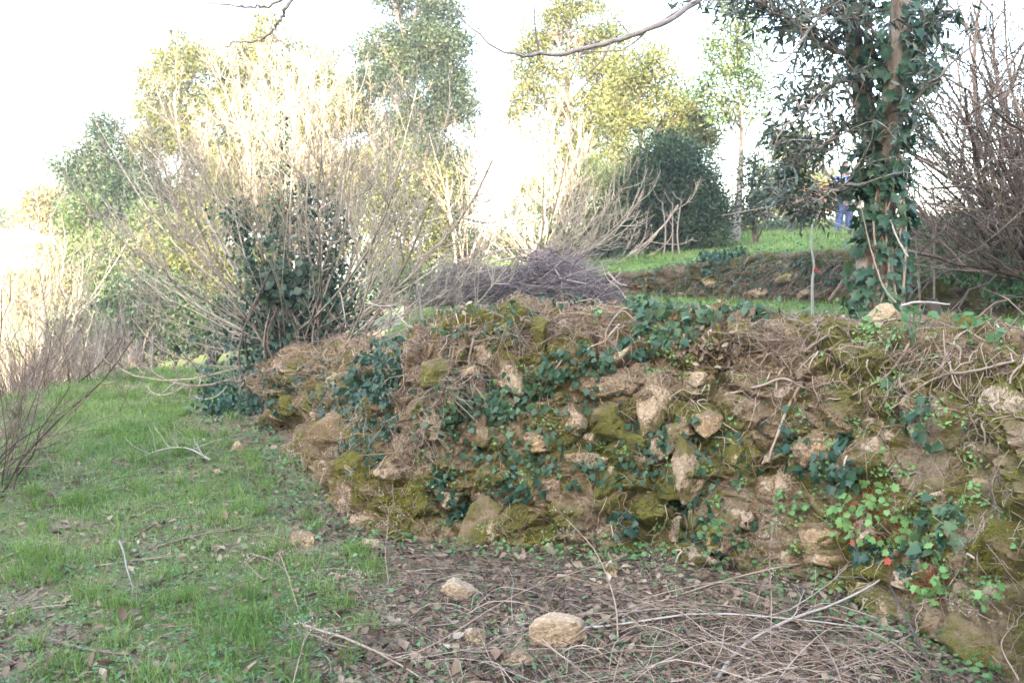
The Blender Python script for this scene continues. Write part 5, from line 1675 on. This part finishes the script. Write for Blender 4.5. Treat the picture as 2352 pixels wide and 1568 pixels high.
# dead leaves
r = rng(620)
x, y = scatter(r, 52000, -6, 2.2, 2.6, 9, 1.9)
m = np.abs(x) < .64 * y + .3
x, y = x[m], y[m]
u, _ = linedist(x, y, W1)
m = (u < .1) & (r.random(len(x)) < np.clip(1.05 - 1.6 * greenness(x, y), .01, 1))
x, y = x[m], y[m]; n = len(x)
L = r.uniform(.016, .05, n) * r.choice([1, 1.5], p=[.85, .15], size=n)
D = np.stack([r.normal(0, 1, n), r.normal(0, 1, n), r.normal(.1, .25, n)], -1)
P1 = leaves(np.stack([x, y, H(x, y) + r.uniform(.002, .022, n)], -1), D, r.normal(0, .45, (n, 3)) + [0, 0, 1], L, L * r.uniform(.45, .9, n), DEAD)
# dead leaves on the wall top and in the gully
kk = r.integers(int(rows * .55) * cols, int(rows * .95) * cols, 5200)
v, nn_ = WA['V'][kk], WA['N'][kk]
n = len(v)
L = r.uniform(.02, .05, n)
P2 = leaves(v + nn_ * r.uniform(.004, .02, n)[:, None], rdirs(r, n), nn_ + r.normal(0, .5, (n, 3)), L, L * r.uniform(.45, .8, n), DEAD)
c, q = FA.ellipse(r, 1640, 800, 90, 60, 420)
n = len(c); L = r.uniform(.02, .05, n)
P3 = leaves(c + q * r.uniform(.004, .02, n)[:, None], rdirs(r, n), q + r.normal(0, .5, (n, 3)), L, L * .6, DEAD)
tag(build_leaves("leaf_litter", [P1, P2, P3], M['litter']), "brown dead leaves lying under and on the wall", "leaf litter", None, "stuff")

# fine twig litter
r = rng(630)
T = Tubes()
cnt = 0
while cnt < 4600:
    x, y = r.uniform(-5, 2), 2.6 + 5 * r.random() ** 1.6
    if abs(x) > .64 * y: continue
    if linedist(np.array([x]), np.array([y]), W1)[0][0] > -.02: continue
    lit = 1 if x > -1.0 else .30
    if r.random() > lit: continue
    a = r.uniform(0, 6.283); L = r.uniform(.05, .30) * (1.3 if x > -.6 else 1)
    d_ = np.array([math.cos(a), math.sin(a), r.normal(.05, .15)])
    p = np.array([x, y, 0])
    P = np.array([p - d_ * L / 2, p + np.append(r.normal(0, .012, 2), .006), p + d_ * L / 2])
    P[:, 2] = H(P[:, 0], P[:, 1]) + np.array([.006, .012 + abs(r.normal(0, .012)), .006 + abs(r.normal(0, .02))])
    R0 = r.choice([.0011, .0017, .0028], p=[.5, .38, .12])
    T.add(poly_tube(P, 5), np.array([R0, R0, R0, R0 * .9, R0 * .7]), 3)
    cnt += 1
tag(T.build("twig_litter", M['litter_twig']), "fine dry twigs strewn over the ground below the wall", "twigs", None, "stuff")

# tangle of trailing dry stems at the lower right
r = rng(640)
T = Tubes()
cnt = 0
while cnt < 220:
    px, py = r.uniform(950, 2450), 1330 + 330 * r.random() ** .7
    if px < 1500 and r.random() < (.85 if py < 1480 else .6): continue
    p = on_ground(px, py, 1.2)
    a = r.normal(.2, .95) + (math.pi if r.random() < .5 else 0)
    L = r.uniform(.2, .9)
    d_ = np.array([math.cos(a), math.sin(a) * .8, 0])
    hgt = abs(r.normal(0, .06)) + .01
    pl = [p - d_ * L / 2, p - d_ * L * .2 + [0, 0, hgt * .8], p + d_ * L * .2 + [r.normal(0, .03), r.normal(0, .09), hgt], p + d_ * L / 2 + [0, 0, r.uniform(0, .10)]]
    pl = np.array(pl)
    uu, _ = linedist(pl[:, 0], pl[:, 1], W1)
    if uu.max() > -.10: continue
    pl[:, 2] = H(pl[:, 0], pl[:, 1]) + np.array([.008, hgt * .8 + .01, hgt + .01, r.uniform(.01, .10)])
    R0 = r.choice([.0014, .0022, .0034], p=[.40, .42, .18])
    P = poly_tube(pl, 12)
    T.add(P, np.linspace(R0, R0 * .55, 12), 4)
    if r.random() < .5:
        for _ in range(r.integers(1, 4)):
            k = r.integers(4, 11)
            grow(T, r, P[k], nrm(P[k] - P[k - 1] + r.normal(0, .5, 3) + [0, 0, .4]), L * .16, R0 * .5, 1, None, .2, .12, (1, 2), .5, .8, 3, 4)
    cnt += 1
tag(T.build("dry_stem_tangle", M['tan_twig']), "tangle of thin dry trailing stems covering the ground at the lower right", "dry stems", None, "stuff")

# single sticks one can point at
def gpt(px, py, h=.012):
    p = on_ground(px, py, 1.2); p[2] += h
    return p


SG = "dry sticks lying below the wall"
GS = "sticks lying on the grass"
STK = [([(1645, 1580), (1700, 1510), (1800, 1460), (1960, 1420), (2112, 1365)], [.02, .03, .05, .10, .20], .008, 'pale_twig', "bright pale bleached stick slanting up across the dry stems at lower right", SG, 2),
       ([(1300, 1470), (1500, 1400), (1700, 1350), (1900, 1320), (2060, 1340)], [.01, .02, .05, .07, .02], .006, 'tan_twig', "long tan cane arching low along the wall foot under the geranium", SG, 2),
       ([(1180, 1440), (1350, 1455), (1600, 1430), (1800, 1450), (2080, 1462)], [.01, .02, .04, .05, .02], .006, 'pale_twig', "long straight pale cane lying across the dry stems beneath the bleached stick", SG, 1),
       ([(2040, 1400), (2080, 1470), (2130, 1540), (2180, 1590)], [.12, .08, .04, .02], .007, 'dark_bark', "dark curved stick coming down toward the lower right corner", SG, 2),
       ([(1000, 1490), (1130, 1510), (1250, 1430), (1350, 1370)], [.01, .03, .02, .01], .005, 'brown_twig', "thin brown cane crossing left of the large pale rock", SG, 2),
       ([(830, 1560), (1000, 1500), (1200, 1380), (1440, 1300)], [.01, .03, .04, .05], .004, 'tan_twig', "very long thin tan stem running from the bottom up past the tilted rock", SG, 1),
       ([(700, 1450), (800, 1490), (900, 1540), (1000, 1590)], [.02, .03, .03, .02], .006, 'tan_twig', "thick tan stick with side shoots at the bottom, left of the dead leaves", SG, 4),
       ([(1920, 1560), (2060, 1500), (2200, 1440), (2330, 1410)], [.02, .04, .08, .12], .005, 'grey_twig', "grey cane rising toward the right edge in the lower right corner", SG, 2),
       ([(276, 1283), (286, 1300), (291, 1322), (305, 1355)], [.09, .07, .04, .01], .0055, 'grey_twig', "short pale peeled stick standing tilted in the grass", GS, 0),
       ([(215, 1305), (300, 1295), (400, 1285)], [.01, .015, .01], .006, 'tan_twig', "pale straight stick behind the tilted peeled stick", GS, 0),
       ([(5, 1285), (80, 1265), (150, 1250)], [.01, .02, .01], .006, 'tan_twig', "tan stick lying on the grass at the left edge, upper one", GS, 1),
       ([(10, 1420), (90, 1405), (180, 1395)], [.01, .02, .01], .006, 'tan_twig', "tan stick lying on the grass at the left edge, lower one", GS, 1),
       ([(115, 1480), (200, 1510), (300, 1520)], [.015, .02, .015], .008, 'brown_twig', "thick brown stick near the bottom left corner", GS, 2),
       ([(340, 1265), (450, 1240), (560, 1220)], [.01, .02, .01], .007, 'brown_twig', "long thin brown stick across the middle of the grass", GS, 2),
       ([(575, 1285), (620, 1300), (660, 1320)], [.03, .025, .01], .008, 'brown_twig', "short bent brown stick on the weedy edge of the grass", GS, 0),
       ([(0, 1330), (60, 1322), (120, 1328)], [.01, .01, .01], .008, 'brown_twig', "brown stick between the two tan sticks at the left edge", GS, 1),
       ([(300, 1240), (380, 1200), (480, 1190)], [.01, .012, .01], .006, 'brown_twig', "thin dark stick on the green grass below the fallen twiggy branch", GS, 1),
       ([(690, 1040), (740, 1050), (800, 1090)], [.18, .12, .02], .007, 'tan_twig', "tan stick leaning at the wall foot under the mossy cushion", GS, 0)]
for j, (pts, hs, R0, mt, lab, grp, tw) in enumerate(STK):
    stick("stick", lab, [gpt(px, py, h) for (px, py), h in zip(pts, hs)], R0, R0 * .55, mt, "stick", grp, 18, tw, 40 + j)
# fallen pale twiggy branch on the grass
r = rng(660)
fb = gpt(485, 1065, .02)
br = thing("fallen_branch", "fallen bleached branch with curled upright twigs on the green grass", "branch", fb)
T = Tubes()
mainp = poly_tube([fb, gpt(430, 1045, .06), gpt(370, 1050, .06), gpt(310, 1065, .03)], 12)
T.add(mainp, np.linspace(.007, .003, 12), 6)
for k in range(12):
    q = mainp[r.integers(1, 12)]
    grow(T, r, q, nrm([r.normal(0, .5), r.normal(0, .5), .7]), r.uniform(.12, .28), .003, 1, None, .5, .2, (1, 3), .5, .8, 5, 6)
T.add(poly_tube([gpt(430, 1045, .03), gpt(500, 1020, .03), gpt(570, 1000, .03)], 8), np.linspace(.006, .003, 8), 5)
T.build("twigs", M['pale_twig'], br)

# dry umbel stalks
UM = "dry umbel stalks in front of the wall"
UMB = [([(893, 1310), (885, 1270), (890, 1215), (893, 1165)], .28, "dry umbel stalk with a spreading head before the mossy wall foot", 4.3), ([(830, 1480), (850, 1440), (840, 1380), (826, 1335)], .2, "dry umbel stalk with white seed heads left of the tilted rock", 3.75),
       ([(690, 1300), (640, 1270), (610, 1330), (565, 1290)], .15, "bent dry umbel stalk hanging over the grass edge", 3.9), ([(1420, 1480), (1412, 1380), (1370, 1270), (1300, 1190)], .5, "tall bent bare tan stalk right of the large pale rock", 3.6),
       ([(1560, 1440), (1545, 1380), (1530, 1340), (1518, 1300)], .2, "dry umbel stalk before the wall right of the tall bent stalk", 3.9), ([(1770, 1480), (1772, 1380), (1768, 1290), (1775, 1200)], .3, "thin dry umbel stalk standing against the wall left of the geranium", 3.5),
       ([(660, 1600), (680, 1540), (700, 1470), (720, 1440)], .2, "dry umbel stalk with dark seeds at the bottom left of centre", 3.1), ([(1200, 1600), (1190, 1530), (1182, 1480), (1186, 1440)], .2, "slim dry stalk standing just left of the large pale rock", 3.4),
       ([(2340, 1560), (2300, 1480), (2330, 1420), (2290, 1350)], .2, "thin dark dry stalk at the lower right corner against the wall", 3.0)]
for j, (pts, _, lab, dp_) in enumerate(UMB):
    P = [at(px, py, dp_ + .12 * k) for k, (px, py) in enumerate(pts)]
    P[0][2] = H1(P[0][0], P[0][1]) - .01 if j != 8 else P[0][2]
    root = thing("umbel_stalk", lab, "dry plant", P[0], UM)
    r = rng(680 + j); T = Tubes(); S_ = Tubes()
    Q = poly_tube(P, 18)
    R0 = .0045 if j == 3 else .0028
    T.add(Q, np.linspace(R0, R0 * .45, 18), 5)
    heads = [Q[-1]]
    for k in range(r.integers(1, 4)):
        q = Q[r.integers(7, 16)]
        e = q + np.array([r.normal(0, .06), r.normal(0, .03), r.uniform(.05, .12)])
        T.add(poly_tube([q, (q + e) / 2 + [0, 0, .01], e], 6), np.linspace(.0016, .001, 6), 4); heads.append(e)
    SV = []
    for h_ in heads if j != 3 else heads[1:]:
        for k in range(r.integers(7, 12)):
            e = h_ + np.array([r.normal(0, .028), r.normal(0, .028), r.uniform(.012, .04)])
            T.add(np.array([h_, (h_ + e) / 2 + [0, 0, .003], e]), np.array([.0009, .0008, .0007]), 3)
            SV.append(e)
    if SV:
        SV = np.array(SV)
        Ds, Ts = ico(1)
        V = (SV[:, None, :] + Ds[None] * np.array([.0028, .0028, .004])).reshape(-1, 3)
        Sv = V; Sf = (Ts[None] + (np.arange(len(SV)) * len(Ds))[:, None, None]).reshape(-1, 3)
    Vt, Qt = T.arrays()
    ob = mesh_np("stem", np.concatenate([Vt, Sv]) if len(SV) else Vt, quads=Qt, tris=Sf + len(Vt) if len(SV) else None, mat=M['tan_twig'], parent=root)
    ob.data.materials.append(M['pale_twig'])
    if len(SV):
        for f in ob.data.polygons:
            if f.index >= len(Qt): f.material_index = 1

# ------------------------------------------------------------------ added veil standing in for lens glare
if VEIL > 0:
    bm = bmesh.new()
    bmesh.ops.create_cube(bm, size=1)
    lo, hi = (-380, -140, float(gz.min()) - 1), (380, 640, 36)
    for v in bm.verts:
        for a in range(3):
            v.co[a] = lo[a] + (v.co[a] + .5) * (hi[a] - lo[a])
    me = bpy.data.meshes.new("veil"); bm.to_mesh(me); bm.free()
    m, n, l = nt("veil_volume")
    pv = n.new("ShaderNodeVolumePrincipled")
    pv.inputs["Color"].default_value = (.93, .96, 1.0, 1)
    pv.inputs["Density"].default_value = VEIL
    o_ = n.new("ShaderNodeOutputMaterial"); l.new(pv.outputs[0], o_.inputs["Volume"])
    me.materials.append(m)
    ho = bpy.data.objects.new("veil", me); COL.objects.link(ho)
    tag(ho, "thin bright haze added in place of lens glare", "veil", None, "stuff")
